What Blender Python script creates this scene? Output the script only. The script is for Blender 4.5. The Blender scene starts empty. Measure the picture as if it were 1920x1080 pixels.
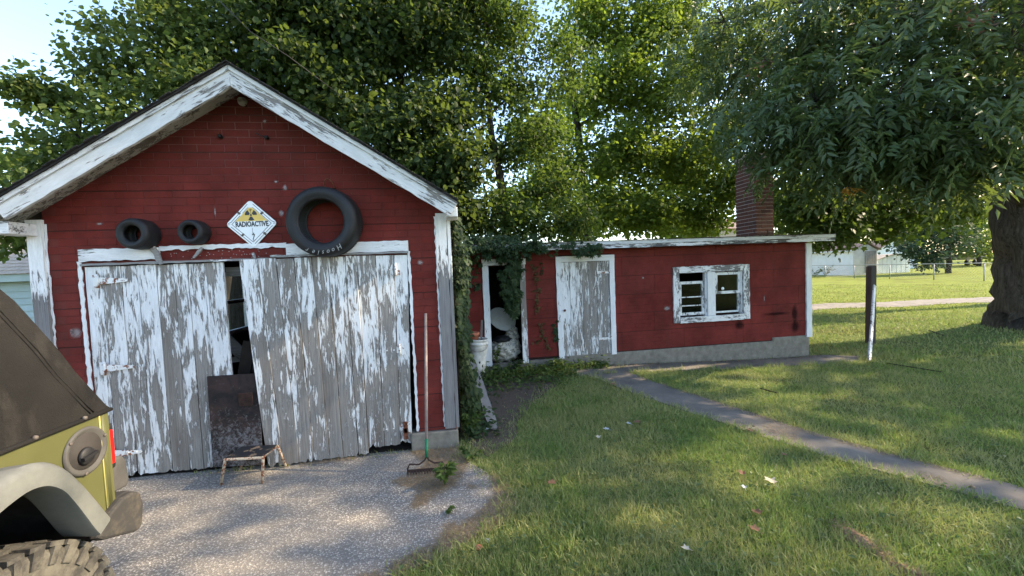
import bpy, math, random
import numpy as np
from mathutils import Vector, Matrix, Euler

# ------------------------------------------------------------------ camera, world, sun
sc = bpy.context.scene
CAMH, FPX = 1.6, 750.0
YAW, PIT, ROL = [math.radians(a) for a in (8.35, 2.61, 2.287)]
fw = Vector((math.sin(YAW)*math.cos(PIT), math.cos(YAW)*math.cos(PIT), -math.sin(PIT)))
rt = Vector((math.cos(YAW), -math.sin(YAW), 0)); up = rt.cross(fw)
r2 = math.cos(ROL)*rt - math.sin(ROL)*up; u2 = math.sin(ROL)*rt + math.cos(ROL)*up
cd = bpy.data.cameras.new('camera'); cam = bpy.data.objects.new('camera', cd)
sc.collection.objects.link(cam); sc.camera = cam
cd.sensor_width = 36; cd.lens = FPX/1920*36; cd.clip_start = .05; cd.clip_end = 1500
M = Matrix((r2, u2, -fw)).transposed().to_4x4(); M.translation = Vector((0, 0, CAMH)); cam.matrix_world = M
SUN = Vector((1.0, -0.05, 0.66)).normalized()
w = bpy.data.worlds.new('World'); sc.world = w; w.use_nodes = True
wn = w.node_tree; wn.nodes.clear()
sky = wn.nodes.new('ShaderNodeTexSky'); sky.sky_type = 'NISHITA'; sky.sun_disc = False
sky.sun_elevation = math.asin(SUN.z); sky.sun_rotation = math.atan2(SUN.x, SUN.y)
sky.air_density = 1.0; sky.dust_density = .9; sky.ozone_density = 1.0
bg = wn.nodes.new('ShaderNodeBackground'); bg.inputs[1].default_value = 0.15
wo = wn.nodes.new('ShaderNodeOutputWorld')
wn.links.new(sky.outputs[0], bg.inputs[0]); wn.links.new(bg.outputs[0], wo.inputs[0])
sd = bpy.data.lights.new('sun', 'SUN'); sd.energy = 3.5; sd.angle = math.radians(0.6); sd.color = (1, .81, .56)
sun = bpy.data.objects.new('sun', sd); sc.collection.objects.link(sun)
sun.rotation_euler = SUN.to_track_quat('Z', 'Y').to_euler()
sc.view_settings.view_transform = 'Standard'; sc.view_settings.look = 'None'
sc.view_settings.gamma = 1; sc.view_settings.exposure = 1.95
sc.cycles.max_bounces = 8; sc.cycles.transparent_max_bounces = 12

random.seed(7); rng = np.random.default_rng(11)
PI = math.pi
def ray(px, py): return r2*((px-960)/FPX) - u2*((py-540)/FPX) + fw
def at(px, py, Y):
    d = ray(px, py); return Vector((0, 0, CAMH)) + d*(Y/d.y)
def atz(px, py, z=0.):
    d = ray(px, py); return Vector((0, 0, CAMH)) + d*((z-CAMH)/d.z)
def sstep(t): t = min(1, max(0, t)); return t*t*(3-2*t)
def gz(x, y):
    z = -.13*sstep((x-1.2)/5)
    z += .2*math.exp(-((x-11.1)**2+(y-6.4)**2)/2.6)
    if x > 6.5 and y > 6.5: z += .025*math.sin(x*1.7+y)*math.sin(y*1.3)*sstep((x-6.5)/2)*sstep((y-6.5)/2)*sstep((20-y)/6)
    return z

# ------------------------------------------------------------------ object helpers
col = sc.collection
ORG = {}
def tag(o, label=None, cat=None, group=None, kind=None):
    if label: o['label'] = label
    if cat: o['category'] = cat
    if group: o['group'] = group
    if kind: o['kind'] = kind
    return o
def thing(name, label, cat, loc=(0, 0, 0), rot=(0, 0, 0), group=None):
    o = bpy.data.objects.new(name, None); col.objects.link(o); o.empty_display_size = .2
    o.location = loc; o.rotation_euler = rot; ORG[o.name] = Vector(loc)
    return tag(o, label, cat, group)
def copy_tree(o, parent=None):
    c = o.copy(); col.objects.link(c)
    if parent: c.parent = parent
    else: ORG[c.name] = Vector(c.location)
    for ch in list(o.children): copy_tree(ch, c)
    return c
class MB:
    def __init__(s): s.v = []; s.f = []; s.sm = []
    def add(s, vs, fs, smooth=False):
        b = len(s.v); s.v += [tuple(x) for x in vs]; s.f += [tuple(b+i for i in f) for f in fs]; s.sm += [smooth]*len(fs); return s
    def box(s, x0, x1, y0, y1, z0, z1):
        v = [(x0,y0,z0),(x1,y0,z0),(x1,y1,z0),(x0,y1,z0),(x0,y0,z1),(x1,y0,z1),(x1,y1,z1),(x0,y1,z1)]
        return s.add(v, [(0,3,2,1),(4,5,6,7),(0,1,5,4),(1,2,6,5),(2,3,7,6),(3,0,4,7)])
    def obox(s, c, ax, ay, az, hx, hy, hz):
        c = Vector(c); ax, ay, az = [Vector(a).normalized() for a in (ax, ay, az)]
        v = [c+ax*hx*i+ay*hy*j+az*hz*k for k in (-1,1) for i, j in ((-1,-1),(1,-1),(1,1),(-1,1))]
        return s.add(v, [(0,3,2,1),(4,5,6,7),(0,1,5,4),(1,2,6,5),(2,3,7,6),(3,0,4,7)])
    def beam(s, a, b, wd, th, side=(0, 1, 0)):
        a = Vector(a); b = Vector(b); d = (b-a).normalized(); y = Vector(side); z = d.cross(y).normalized(); y = z.cross(d)
        return s.obox((a+b)/2, d, y, z, (b-a).length/2, th/2, wd/2)
    def prism(s, poly, y0, y1):            # poly of (x,z) counter-clockwise seen from -Y
        n = len(poly); v = [(x, y0, z) for x, z in poly]+[(x, y1, z) for x, z in poly]
        fs = [tuple(range(n)), tuple(range(2*n-1, n-1, -1))]+[(i, i+n, (i+1) % n+n, (i+1) % n) for i in range(n)]
        return s.add(v, fs)
    def prismx(s, poly, x0, x1):           # poly of (y,z)
        n = len(poly); v = [(x0, y, z) for y, z in poly]+[(x1, y, z) for y, z in poly]
        fs = [tuple(range(n)), tuple(range(2*n-1, n-1, -1))]+[(i, i+n, (i+1) % n+n, (i+1) % n) for i in range(n)]
        return s.add(v, fs)
    def tube(s, pts, rad, n=8, cap=True, smooth=True):
        pts = [Vector(p) for p in pts]; b = len(s.v)
        if not hasattr(rad, '__len__'): rad = [rad]*len(pts)
        t = (pts[1]-pts[0]).normalized(); a = Vector((0,0,1)) if abs(t.z) < .9 else Vector((1,0,0))
        u = t.cross(a).normalized()
        for i, p in enumerate(pts):
            t = (pts[min(i+1, len(pts)-1)]-pts[max(i-1, 0)]).normalized(); u = (u-t*u.dot(t)).normalized(); v = t.cross(u)
            for k in range(n):
                an = 2*PI*k/n; s.v.append(tuple(p+(u*math.cos(an)+v*math.sin(an))*rad[i]))
        for i in range(len(pts)-1):
            for k in range(n):
                s.f.append((b+i*n+k, b+i*n+(k+1) % n, b+(i+1)*n+(k+1) % n, b+(i+1)*n+k)); s.sm.append(smooth)
        if cap:
            s.f.append(tuple(b+k for k in range(n-1, -1, -1))); s.sm.append(False)
            m = b+(len(pts)-1)*n; s.f.append(tuple(m+k for k in range(n))); s.sm.append(False)
        return s
    def lathe(s, prof, c, axis='Z', n=32, closed=False, smooth=True):  # prof of (r, h)
        b = len(s.v); c = Vector(c); m = len(prof)
        for k in range(n):
            a = 2*PI*k/n; ca, sa = math.cos(a), math.sin(a)
            for r, h in prof:
                q = {'Z': (r*ca, r*sa, h), 'Y': (r*ca, h, r*sa), 'X': (h, r*ca, r*sa)}[axis]
                s.v.append(tuple(c+Vector(q)))
        for k in range(n):
            for i in range(m if closed else m-1):
                j = (i+1) % m
                s.f.append((b+k*m+i, b+((k+1) % n)*m+i, b+((k+1) % n)*m+j, b+k*m+j)); s.sm.append(smooth)
        return s
    def build(s, name, mat, parent=None, local=False, recalc=True):
        me = bpy.data.meshes.new(name)
        vs = s.v
        o0 = Vector((0,0,0))
        if parent and not local:
            p = parent
            while p.parent: p = p.parent
            o0 = ORG[p.name]
        me.from_pydata([(x-o0.x, y-o0.y, z-o0.z) for x, y, z in vs], [], s.f)
        me.polygons.foreach_set('use_smooth', s.sm)
        if recalc:
            import bmesh
            bm = bmesh.new(); bm.from_mesh(me); bmesh.ops.recalc_face_normals(bm, faces=bm.faces); bm.to_mesh(me); bm.free()
        return link(name, me, mat, parent)
def link(name, me, mat=None, parent=None):
    if mat: me.materials.append(mat)
    o = bpy.data.objects.new(name, me); col.objects.link(o)
    if parent: o.parent = parent
    return o
def bevel(o, wdt=.01, seg=2):
    m = o.modifiers.new('bevel', 'BEVEL'); m.width = wdt; m.segments = seg; m.limit_method = 'ANGLE'; return o
def np_mesh(name, V, T, mat, smooth=False):
    V = np.asarray(V, np.float32).reshape(-1, 3); T = np.asarray(T, np.int32).reshape(-1, 3)
    me = bpy.data.meshes.new(name); me.vertices.add(len(V)); me.vertices.foreach_set('co', V.ravel())
    me.loops.add(T.size); me.loops.foreach_set('vertex_index', T.ravel())
    me.polygons.add(len(T)); me.polygons.foreach_set('loop_start', np.arange(0, T.size, 3, dtype=np.int32))
    me.polygons.foreach_set('loop_total', np.full(len(T), 3, np.int32))
    me.update(calc_edges=True); me.materials.append(mat); return me

# ------------------------------------------------------------------ materials
class NT:
    def __init__(s, name):
        s.m = bpy.data.materials.new(name); s.m.use_nodes = True; s.t = s.m.node_tree; s.t.nodes.clear()
        s.out = s.t.nodes.new('ShaderNodeOutputMaterial')
    def n(s, typ, ins=None, **kw):
        nd = s.t.nodes.new('ShaderNode'+typ)
        for k, v in kw.items(): setattr(nd, k, v)
        for k, v in (ins or {}).items():
            if isinstance(v, bpy.types.NodeSocket): s.t.links.new(v, nd.inputs[k])
            else: nd.inputs[k].default_value = v
        return nd
    def ramp(s, fac, stops):
        nd = s.n('ValToRGB', {0: fac}); e = nd.color_ramp.elements
        while len(e) < len(stops): e.new(.5)
        for el, (p, c) in zip(e, stops):
            el.position = p; el.color = (c, c, c, 1) if not hasattr(c, '__len__') else (*c, 1)
        return nd.outputs[0]
    def math(s, op, a, b=0., clamp=False):
        return s.n('Math', {0: a, 1: b}, operation=op, use_clamp=clamp).outputs[0]
    def mix(s, f, a, b, blend='MIX'):
        c = lambda v: (*v, 1) if isinstance(v, tuple) and len(v) == 3 else v
        nd = s.n('Mix', data_type='RGBA', blend_type=blend)
        for k, v in ((0, f), (6, c(a)), (7, c(b))):
            if isinstance(v, bpy.types.NodeSocket): s.t.links.new(v, nd.inputs[k])
            else: nd.inputs[k].default_value = v
        return nd.outputs[2]
    def noise(s, vec, scale, detail=4, rough=.55, dist=0.):
        return s.n('TexNoise', {'Vector': vec, 'Scale': scale, 'Detail': detail, 'Roughness': rough, 'Distortion': dist}).outputs[0]
    def maps(s, vec, sx, sy, sz, rot=(0, 0, 0)):
        return s.n('Mapping', {'Vector': vec, 'Scale': (sx, sy, sz), 'Rotation': rot}).outputs[0]
    def objvec(s):
        tc = s.n('TexCoord').outputs['Object']; r = s.n('ObjectInfo').outputs['Random']
        off = s.n('Combine'+'XYZ', {0: s.math('MULTIPLY', r, 37.), 1: s.math('MULTIPLY', r, 91.), 2: s.math('MULTIPLY', r, 53.)}).outputs[0]
        return s.n('VectorMath', {0: tc, 1: off}, operation='ADD').outputs[0], r
    def pos(s): return s.n('NewGeometry').outputs['Position']
    def done(s, color, rough=.8, bump=None, bstr=.3, bdist=.01, spec=.3, metal=0.):
        p = s.n('BsdfPrincipled', {'Specular IOR Level': spec})
        for k, v in (('Base Color', color), ('Roughness', rough), ('Metallic', metal)):
            if isinstance(v, bpy.types.NodeSocket): s.t.links.new(v, p.inputs[k])
            else: p.inputs[k].default_value = (*v, 1) if isinstance(v, tuple) else v
        if bump is not None:
            b = s.n('Bump', {'Height': bump, 'Strength': bstr, 'Distance': bdist}); s.t.links.new(b.outputs[0], p.inputs['Normal'])
        s.t.links.new(p.outputs[0], s.out.inputs[0]); return s.m

def m_plain(name, c, rough=.7, var=.25, scale=8., spec=.3, metal=0., bstr=.15):
    t = NT(name); v, r = t.objvec(); n = t.noise(v, scale, 6, .6)
    n2 = t.noise(v, scale*9, 3, .6)
    c2 = t.mix(t.ramp(n, [(.3, 0.), (.7, 1.)]), tuple(x*(1-var) for x in c), tuple(min(1, x*(1+var)) for x in c))
    return t.done(c2, rough, t.math('ADD', n, t.math('MULTIPLY', n2, .3)), bstr, .01, spec, metal)

def m_peel(name, axis='Z', thr=.5, wood=(.225, .207, .187), paint=(.76, .765, .765), zg=None, along=4.0, cross=27., stain=.5):
    t = NT(name); v, r = t.objvec()
    def mp(c, a):
        s = [c, c, c]; s['XYZ'.index(axis)] = a; return t.maps(v, *s)
    n1 = t.noise(mp(cross, along), 1., 9, .68, .8)
    n2 = t.noise(mp(6., 1.6), 1., 4, .55)
    n3 = t.noise(mp(85., 9.), 1., 7, .7, .3)
    val = t.math('ADD', t.math('ADD', t.math('MULTIPLY', n1, .42), t.math('MULTIPLY', n2, .33)), t.math('MULTIPLY', n3, .25))
    val = t.math('ADD', val, t.math('MULTIPLY', t.math('SUBTRACT', r, .5), .05))
    if zg:
        z = t.n('SeparateXYZ', {0: t.pos()}).outputs[2]
        mr = t.n('MapRange', {0: z, 1: zg[0], 2: zg[1], 3: zg[2], 4: zg[3]}).outputs[0]
        val = t.math('ADD', val, mr)
    mask = t.ramp(val, [(thr-.012, 0.), (thr+.012, 1.)])
    edge = t.ramp(val, [(thr-.05, 0.), (thr-.008, 1.), (thr+.006, 0.)])
    g = t.noise(mp(210., 3.2), 1., 8, .78, .5)
    g2 = t.noise(mp(9., 1.2), 1., 3, .5)
    wc = t.mix(t.ramp(g, [(.28, 0.), (.72, 1.)]), tuple(x*.35 for x in wood), tuple(x*1.75 for x in wood))
    wc = t.mix(t.math('MULTIPLY', t.ramp(g2, [(.5, 0.), (.75, 1.)]), stain), wc, (.11, .085, .065))
    wc = t.mix(t.math('MULTIPLY', edge, .45), wc, tuple(x*.35 for x in wood))
    pc = t.mix(t.ramp(t.noise(mp(30., 6.), 1., 5, .6), [(.35, 0.), (.75, 1.)]), paint, tuple(x*.8 for x in paint))
    cr = t.ramp(t.noise(mp(45., 5.), 1., 8, .75), [(.46, 0.), (.49, 1.), (.51, 1.), (.54, 0.)])
    pc = t.mix(t.math('MULTIPLY', cr, .22), pc, (.35, .34, .33))
    c = t.mix(mask, wc, pc)
    h = t.math('ADD', t.math('MULTIPLY', mask, .8), t.math('MULTIPLY', g, .45))
    return t.done(c, t.math('ADD', t.math('MULTIPLY', mask, -.25), .85), h, .7, .004, .3)

def m_leaf(name, cols, trans, tmix=.4, rough=.55, spec=.22):
    t = NT(name); r = t.n('NewGeometry').outputs['Random Per Island']
    n = len(cols); c = t.ramp(r, [(i/(n-1), cols[i]) for i in range(n)])
    p = t.n('BsdfPrincipled', {'Base Color': c, 'Roughness': rough, 'Specular IOR Level': spec})
    tr = t.n('BsdfTranslucent', {'Color': t.mix(.75, c, trans)})
    mx = t.n('MixShader', {0: tmix, 1: p.outputs[0], 2: tr.outputs[0]})
    t.t.links.new(mx.outputs[0], t.out.inputs[0]); return t.m

def m_bark(name, c1, c2, sc_=14.):
    t = NT(name); p = t.pos(); v = t.maps(p, sc_, sc_, sc_*.22)
    n = t.noise(v, 1., 8, .7, .6); n2_ = t.noise(t.maps(p, sc_*2.4, sc_*2.4, sc_*.35), 1., 8, .72, 1.2)
    f = t.math('ADD', t.math('MULTIPLY', n, .45), t.math('MULTIPLY', n2_, .55))
    return t.done(t.mix(t.ramp(f, [(.36, 0.), (.62, 1.)]), c1, c2), .95, f, 1., .14, .1)

# red imitation-brick siding
def m_brick(name, base=(.172, .0285, .0225), joint=False):
    t = NT(name); p = t.pos(); r = t.n('ObjectInfo').outputs['Random']
    n = t.noise(p, 3., 6, .6); gr = t.noise(p, 420., 2, .6); n2 = t.noise(p, 17., 6, .7)
    z = t.n('SeparateXYZ', {0: p}).outputs[2]
    c = t.mix(t.ramp(n, [(.35, 0.), (.68, 1.)]), tuple(x*.66 for x in base), (base[0]*1.25, base[1]*1.3, base[2]*1.3))
    c = t.mix(t.math('MULTIPLY', t.ramp(t.noise(t.maps(p, 7, 7, .9), 1., 6, .65), [(.52, 0.), (.70, 1.)]), .35), c, (.085, .026, .021))
    c = t.mix(t.math('MULTIPLY', r, .35), c, (base[0]*.72, base[1]*1.25, base[2]*1.3))
    # worn, unpainted top of the gable
    wear = t.n('MapRange', {0: t.math('ADD', z, t.math('MULTIPLY', n2, .9)), 1: 2.75, 2: 3.7, 3: 0., 4: .8}).outputs[0]
    c = t.mix(wear, c, (.26, .16, .145) if joint else (.085, .026, .022))
    sp = t.ramp(t.noise(p, 55., 4, .75), [(.70, 0.), (.72, 1.)])
    c = t.mix(t.math('MULTIPLY', sp, .35), c, (.5, .4, .38))
    c = t.mix(t.math('MULTIPLY', t.ramp(gr, [(.3, 1.), (.7, 0.)]), .38), c, tuple(x*.35 for x in base))
    return t.done(c, .92, t.math('ADD', gr, n2), .55, .003, .15)

MAT = {}
MAT['brick'] = m_brick('red_painted_siding'); MAT['joint'] = m_brick('siding_joint', (.160, .036, .029), True)
MAT['groove'] = m_plain('dark_groove', (.03, .012, .01), .95)
MAT['peelZ'] = m_peel('peeling_white_planks', 'Z', .497, zg=(.05, 1.6, -.04, .012), stain=.6)
MAT['peelZ2'] = m_peel('peeling_shed_door', 'Z', .502)
MAT['peelZw'] = m_peel('mostly_white_trim', 'Z', .40)
MAT['corner'] = m_peel('corner_board_wood', 'Z', .53, wood=(.17, .165, .165), zg=(1.35, 2.05, -.13, .22))
MAT['peelX'] = m_peel('white_rake_board', 'X', .452, wood=(.2, .19, .18), paint=(.62, .63, .63))
MAT['peelXm'] = m_peel('white_header_board', 'X', .43, wood=(.2, .19, .18))
MAT['fasciaX'] = m_peel('peeling_fascia', 'X', .515, wood=(.10, .10, .10), along=2.2, cross=22.)
MAT['win'] = m_peel('window_wood', 'Z', .475, wood=(.17, .165, .16), along=8., cross=20.)
MAT['winX'] = m_peel('window_wood_flat', 'X', .49, wood=(.17, .165, .16), along=6., cross=20.)
MAT['postw'] = m_peel('white_stake', 'Z', .485, wood=(.10, .09, .09), along=10., cross=30.)
MAT['soffit'] = m_peel('dirty_soffit', 'X', .47, wood=(.16, .15, .135), paint=(.44, .43, .40))
MAT['gray'] = m_peel('bare_grey_wood', 'Z', .64, wood=(.15, .145, .14))
MAT['grayX'] = m_peel('bare_grey_wood_flat', 'X', .56, wood=(.24, .235, .23))
MAT['shingle'] = m_plain('black_shingle', (.028, .027, .027), .95, .4, 30., .15, bstr=.6)
MAT['conc'] = m_plain('foundation_concrete', (.19, .172, .142), .95, .25, 14., .15, bstr=.5)
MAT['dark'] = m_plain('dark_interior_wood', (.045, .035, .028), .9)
MAT['rubber'] = m_plain('tyre_rubber', (.0095, .010, .0115), .6, .45, 9., .4)
MAT['rubber2'] = m_plain('tyre_rubber_worn', (.013, .013, .0135), .7, .5, 14., .35)
MAT['rust'] = m_plain('rusty_steel', (.13, .050, .028), .9, .6, 40., .2, bstr=.4)
MAT['steel'] = m_plain('brown_steel', (.10, .085, .075), .7, .4, 40., .3)
MAT['black'] = m_plain('black_plastic', (.013, .013, .014), .55)
MAT['green'] = m_plain('green_ferrule', (.02, .16, .075), .5)
MAT['terra'] = m_plain('terracotta', (.42, .15, .085), .85)
MAT['white'] = m_plain('white_enamel', (.78, .80, .80), .35, .05, 12.)
MAT['ink'] = m_plain('sign_ink', (.035, .04, .045), .5)
MAT['yellow'] = m_plain('sign_yellow', (.72, .50, .13), .45, .1)
MAT['chalk'] = m_plain('faded_white_letter', (.27, .27, .265), .8)
MAT['porc'] = m_plain('porcelain', (.38, .36, .32), .4)

# hinge with paint and rust
t = NT('painted_hinge'); v, r = t.objvec(); f = t.noise(v, 22., 6, .7)
MAT['hinge'] = t.done(t.mix(t.ramp(f, [(.52, 0.), (.56, 1.)]), (.72, .72, .70), (.20, .075, .04)), .7, f, .5, .004)
t = NT('rust_paint_tube'); v, r = t.objvec(); f = t.noise(v, 45., 6, .7)
MAT['stool'] = t.done(t.mix(t.ramp(f, [(.46, 0.), (.52, 1.)]), (.20, .07, .035), (.44, .38, .29)), .75, f, .5, .003)
t = NT('black_pad'); v, r = t.objvec(); f = t.noise(v, 9., 6, .7)
MAT['pad'] = t.done(t.mix(t.ramp(f, [(.58, 0.), (.64, 1.)]), (.02, .02, .021), (.30, .20, .12)), .75, f, .4, .003)
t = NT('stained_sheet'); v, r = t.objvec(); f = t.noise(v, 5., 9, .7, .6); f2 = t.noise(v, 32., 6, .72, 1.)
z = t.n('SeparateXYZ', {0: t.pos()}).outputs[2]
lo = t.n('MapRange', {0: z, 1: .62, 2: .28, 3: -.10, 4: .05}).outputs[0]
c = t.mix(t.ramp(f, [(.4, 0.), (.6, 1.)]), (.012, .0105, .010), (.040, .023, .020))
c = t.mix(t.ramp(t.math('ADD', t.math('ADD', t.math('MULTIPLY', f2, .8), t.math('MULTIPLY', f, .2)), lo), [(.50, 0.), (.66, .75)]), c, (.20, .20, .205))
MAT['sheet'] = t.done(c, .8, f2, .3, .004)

# aggregate driveway
t = NT('driveway_aggregate'); p = t.pos()
vo = t.n('TexVoronoi', {'Vector': p, 'Scale': 88., 'Randomness': 1.}); n = t.noise(p, 1.1, 6, .6); n2 = t.noise(p, 140., 3, .6)
sepc = t.n('SeparateColor', {0: vo.outputs['Color']}).outputs[0]
c = t.ramp(sepc, [(0., (.145, .132, .120)), (.4, (.26, .236, .208)), (.7, (.39, .356, .305)), (.9, (.48, .44, .375)), (1., (.57, .525, .46))])
edge = t.ramp(vo.outputs['Distance'], [(.3, 0.), (.62, 1.)])
c = t.mix(edge, c, (.15, .138, .122)); c = t.mix(t.ramp(n, [(.4, 0.), (.65, .4)]), c, (.25, .224, .19))
MAT['drive'] = t.done(c, .95, t.math('ADD', t.math('MULTIPLY', vo.outputs['Distance'], -1.), n2), .5, .006, .15)
t = NT('path_concrete'); p = t.pos(); n = t.noise(p, 2.2, 7, .65); n2 = t.noise(p, 130., 3, .7); n3 = t.noise(p, 9., 6, .7)
c = t.mix(t.ramp(n, [(.35, 0.), (.65, 1.)]), (.112, .101, .088), (.185, .166, .143)); c = t.mix(t.ramp(n2, [(.5, 0.), (.75, .5)]), c, (.18, .175, .165))
c = t.mix(t.ramp(n3, [(.6, 0.), (.72, .55)]), c, (.15, .12, .085))
MAT['path'] = t.done(c, .95, n2, .5, .006, .1)
# ground
t = NT('lawn_ground'); p = t.pos(); n = t.noise(p, .8, 7, .65); n2 = t.noise(p, 28., 5, .7); n3 = t.noise(p, 5., 5, .6)
c = t.mix(t.ramp(n2, [(.3, 0.), (.7, 1.)]), (.10, .13, .045), (.19, .23, .08))
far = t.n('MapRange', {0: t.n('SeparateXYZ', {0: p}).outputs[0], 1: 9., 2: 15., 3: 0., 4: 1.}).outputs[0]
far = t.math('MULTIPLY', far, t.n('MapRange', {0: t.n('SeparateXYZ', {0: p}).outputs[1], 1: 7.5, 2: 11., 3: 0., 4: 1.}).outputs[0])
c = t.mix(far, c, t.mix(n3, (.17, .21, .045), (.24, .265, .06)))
c = t.mix(t.ramp(n, [(.50, 0.), (.62, .55)]), c, (.105, .095, .035))
MAT['ground'] = t.done(c, 1., t.math('ADD', n2, n3), 1., .05, .05)
t = NT('bare_dirt'); p = t.pos(); n = t.noise(p, 6., 7, .7); n2 = t.noise(p, 60., 4, .7)
MAT['dirt'] = t.done(t.mix(n2, t.mix(n, (.055, .042, .033), (.115, .09, .068)), (.14, .115, .09)), 1., n2, 1., .02, .05)
MAT['lane'] = m_plain('gravel_lane', (.23, .21, .185), 1., .3, 6., .1, bstr=.5)
MAT['mound'] = m_plain('dry_thatch', (.25, .165, .105), 1., .45, 40., .05, bstr=1.)

def tg(name, a, b, c, tr=(.16, .24, .03), tm=.35, field=False):
    t = NT(name); p = t.pos(); r = t.n('NewGeometry').outputs['Random Per Island']
    n = t.ramp(t.math('ADD', t.noise(p, 1.1, 5, .65), t.math('MULTIPLY', t.math('SUBTRACT', r, .5), .30)), [(.41, 0.), (.59, 1.)])
    cc = t.mix(n, t.mix(r, a, b), c)
    if field:
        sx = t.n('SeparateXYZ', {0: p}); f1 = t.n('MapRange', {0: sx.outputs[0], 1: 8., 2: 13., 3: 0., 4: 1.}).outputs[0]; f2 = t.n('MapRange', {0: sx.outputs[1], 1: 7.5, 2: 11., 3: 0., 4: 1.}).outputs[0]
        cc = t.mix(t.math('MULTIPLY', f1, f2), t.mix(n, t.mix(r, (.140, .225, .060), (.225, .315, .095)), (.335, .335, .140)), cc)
    pr = t.n('BsdfPrincipled', {'Base Color': cc, 'Roughness': .55, 'Specular IOR Level': .25})
    ts = t.n('BsdfTranslucent', {'Color': t.mix(.6, cc, tr)})
    mx = t.n('MixShader', {0: tm, 1: pr.outputs[0], 2: ts.outputs[0]}); t.t.links.new(mx.outputs[0], t.out.inputs[0]); return t.m
MAT['grass'] = tg('grass_blades', (.155, .235, .058), (.255, .335, .095), (.40, .375, .16))
MAT['clover'] = m_leaf('clover_leaf', [(.06, .095, .035), (.09, .13, .05), (.12, .15, .06)], (.16, .24, .05), .3)
MAT['field'] = tg('field_grass_blades', (.14, .20, .04), (.21, .26, .055), (.27, .28, .08), (.22, .28, .05), field=True)
MAT['straw'] = m_leaf('straw', [(.24, .175, .105), (.31, .24, .155), (.18, .13, .08)], (.3, .24, .15), .15, .8, .1)
MAT['leafA'] = m_leaf('mulberry_leaf', [(.036, .064, .016), (.064, .102, .028), (.11, .138, .037)], (.20, .26, .04), .42)
MAT['leafB'] = m_leaf('vine_dark_leaf', [(.016, .034, .011), (.032, .054, .019), (.055, .082, .024)], (.15, .21, .03), .42)
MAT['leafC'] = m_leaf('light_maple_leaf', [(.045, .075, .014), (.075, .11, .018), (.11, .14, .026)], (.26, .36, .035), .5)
MAT['leafD'] = m_leaf('hickory_leaf', [(.042, .070, .026), (.062, .098, .036), (.090, .128, .044)], (.18, .25, .05), .36, .42, .45)
MAT['leafE'] = m_leaf('dark_maple_leaf', [(.026, .050, .013), (.045, .076, .018), (.075, .112, .025)], (.16, .24, .03), .42)
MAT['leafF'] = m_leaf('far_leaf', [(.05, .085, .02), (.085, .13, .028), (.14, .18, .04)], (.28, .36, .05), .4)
MAT['leafS'] = m_leaf('spruce_needles', [(.03, .055, .03), (.045, .075, .036), (.06, .09, .04)], (.08, .14, .05), .2)
MAT['ivy'] = m_leaf('creeper_leaf', [(.015, .032, .011), (.027, .050, .017), (.045, .074, .024)], (.10, .16, .03), .28)
MAT['weed'] = m_leaf('weed_leaf', [(.035, .07, .018), (.06, .105, .026), (.12, .15, .035)], (.16, .25, .03), .35)
MAT['redleaf'] = m_leaf('reddening_leaf', [(.10, .05, .02), (.06, .075, .025), (.20, .055, .03)], (.25, .12, .04), .3)
MAT['gold'] = m_leaf('yellowed_leaf', [(.42, .20, .03), (.5, .28, .05), (.38, .16, .03)], (.6, .3, .04), .4)
MAT['barkA'] = m_bark('grey_brown_bark', (.020, .016, .012), (.095, .08, .064))
MAT['barkB'] = m_bark('old_trunk_bark', (.028, .023, .018), (.17, .142, .112), 11.)

# ------------------------------------------------------------------ leaves
TPL = {
 'ovate': ([(0,0,0),(.38,.5,.10),(1,0,-.06),(.38,-.5,.10)], [(0,1,2),(0,2,3)]),
 'broad': ([(0,0,0),(.10,.40,.05),(.52,.5,.09),(1,0,-.10),(.52,-.5,.09),(.10,-.40,.05)], [(0,1,2),(0,2,3),(0,3,4),(0,4,5)]),
 'lobed': ([(.0,0,0),(-.02,.34,.04),(.26,.30,.05),(.48,.58,.02),(.58,.24,.05),(1,0,-.08),(.58,-.24,.05),(.48,-.58,.02),(.26,-.30,.05),(-.02,-.34,.04)],
           [(0,1,2),(0,2,4),(2,3,4),(0,4,5),(0,5,6),(0,6,8),(6,7,8),(0,8,9)]),
 'blade': ([(0,.5,0),(0,-.5,0),(.55,.38,.10),(.55,-.38,.10),(1,0,.34)], [(0,1,3),(0,3,2),(2,3,4)]),
 'tri': ([(0,.5,0),(0,-.5,0),(1,0,.2)], [(0,1,2)]),
}
def nrm(a): return a/np.maximum(np.linalg.norm(a, axis=1, keepdims=True), 1e-9)
def leaf_geo(P, D, N, L, Wd, shape):
    tv, tf = TPL[shape]; tv = np.array(tv); tf = np.array(tf)
    D = nrm(D); S = nrm(np.cross(N, D)); N = np.cross(D, S); n = len(P)
    L = np.broadcast_to(L, (n,)); Wd = np.broadcast_to(Wd, (n,))
    V = (P[:, None] + D[:, None]*(tv[None, :, 0:1]*L[:, None, None]) + S[:, None]*(tv[None, :, 1:2]*Wd[:, None, None]) + N[:, None]*(tv[None, :, 2:3]*L[:, None, None]))
    F = tf[None] + (np.arange(n)*len(tv))[:, None, None]
    return V.reshape(-1, 3), F.reshape(-1, 3)
def cat_geo(gs):
    V, F, b = [], [], 0
    for v, f in gs: V.append(v); F.append(f+b); b += len(v)
    return np.concatenate(V), np.concatenate(F)
def rdir(n): return nrm(rng.normal(size=(n, 3)))
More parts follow.
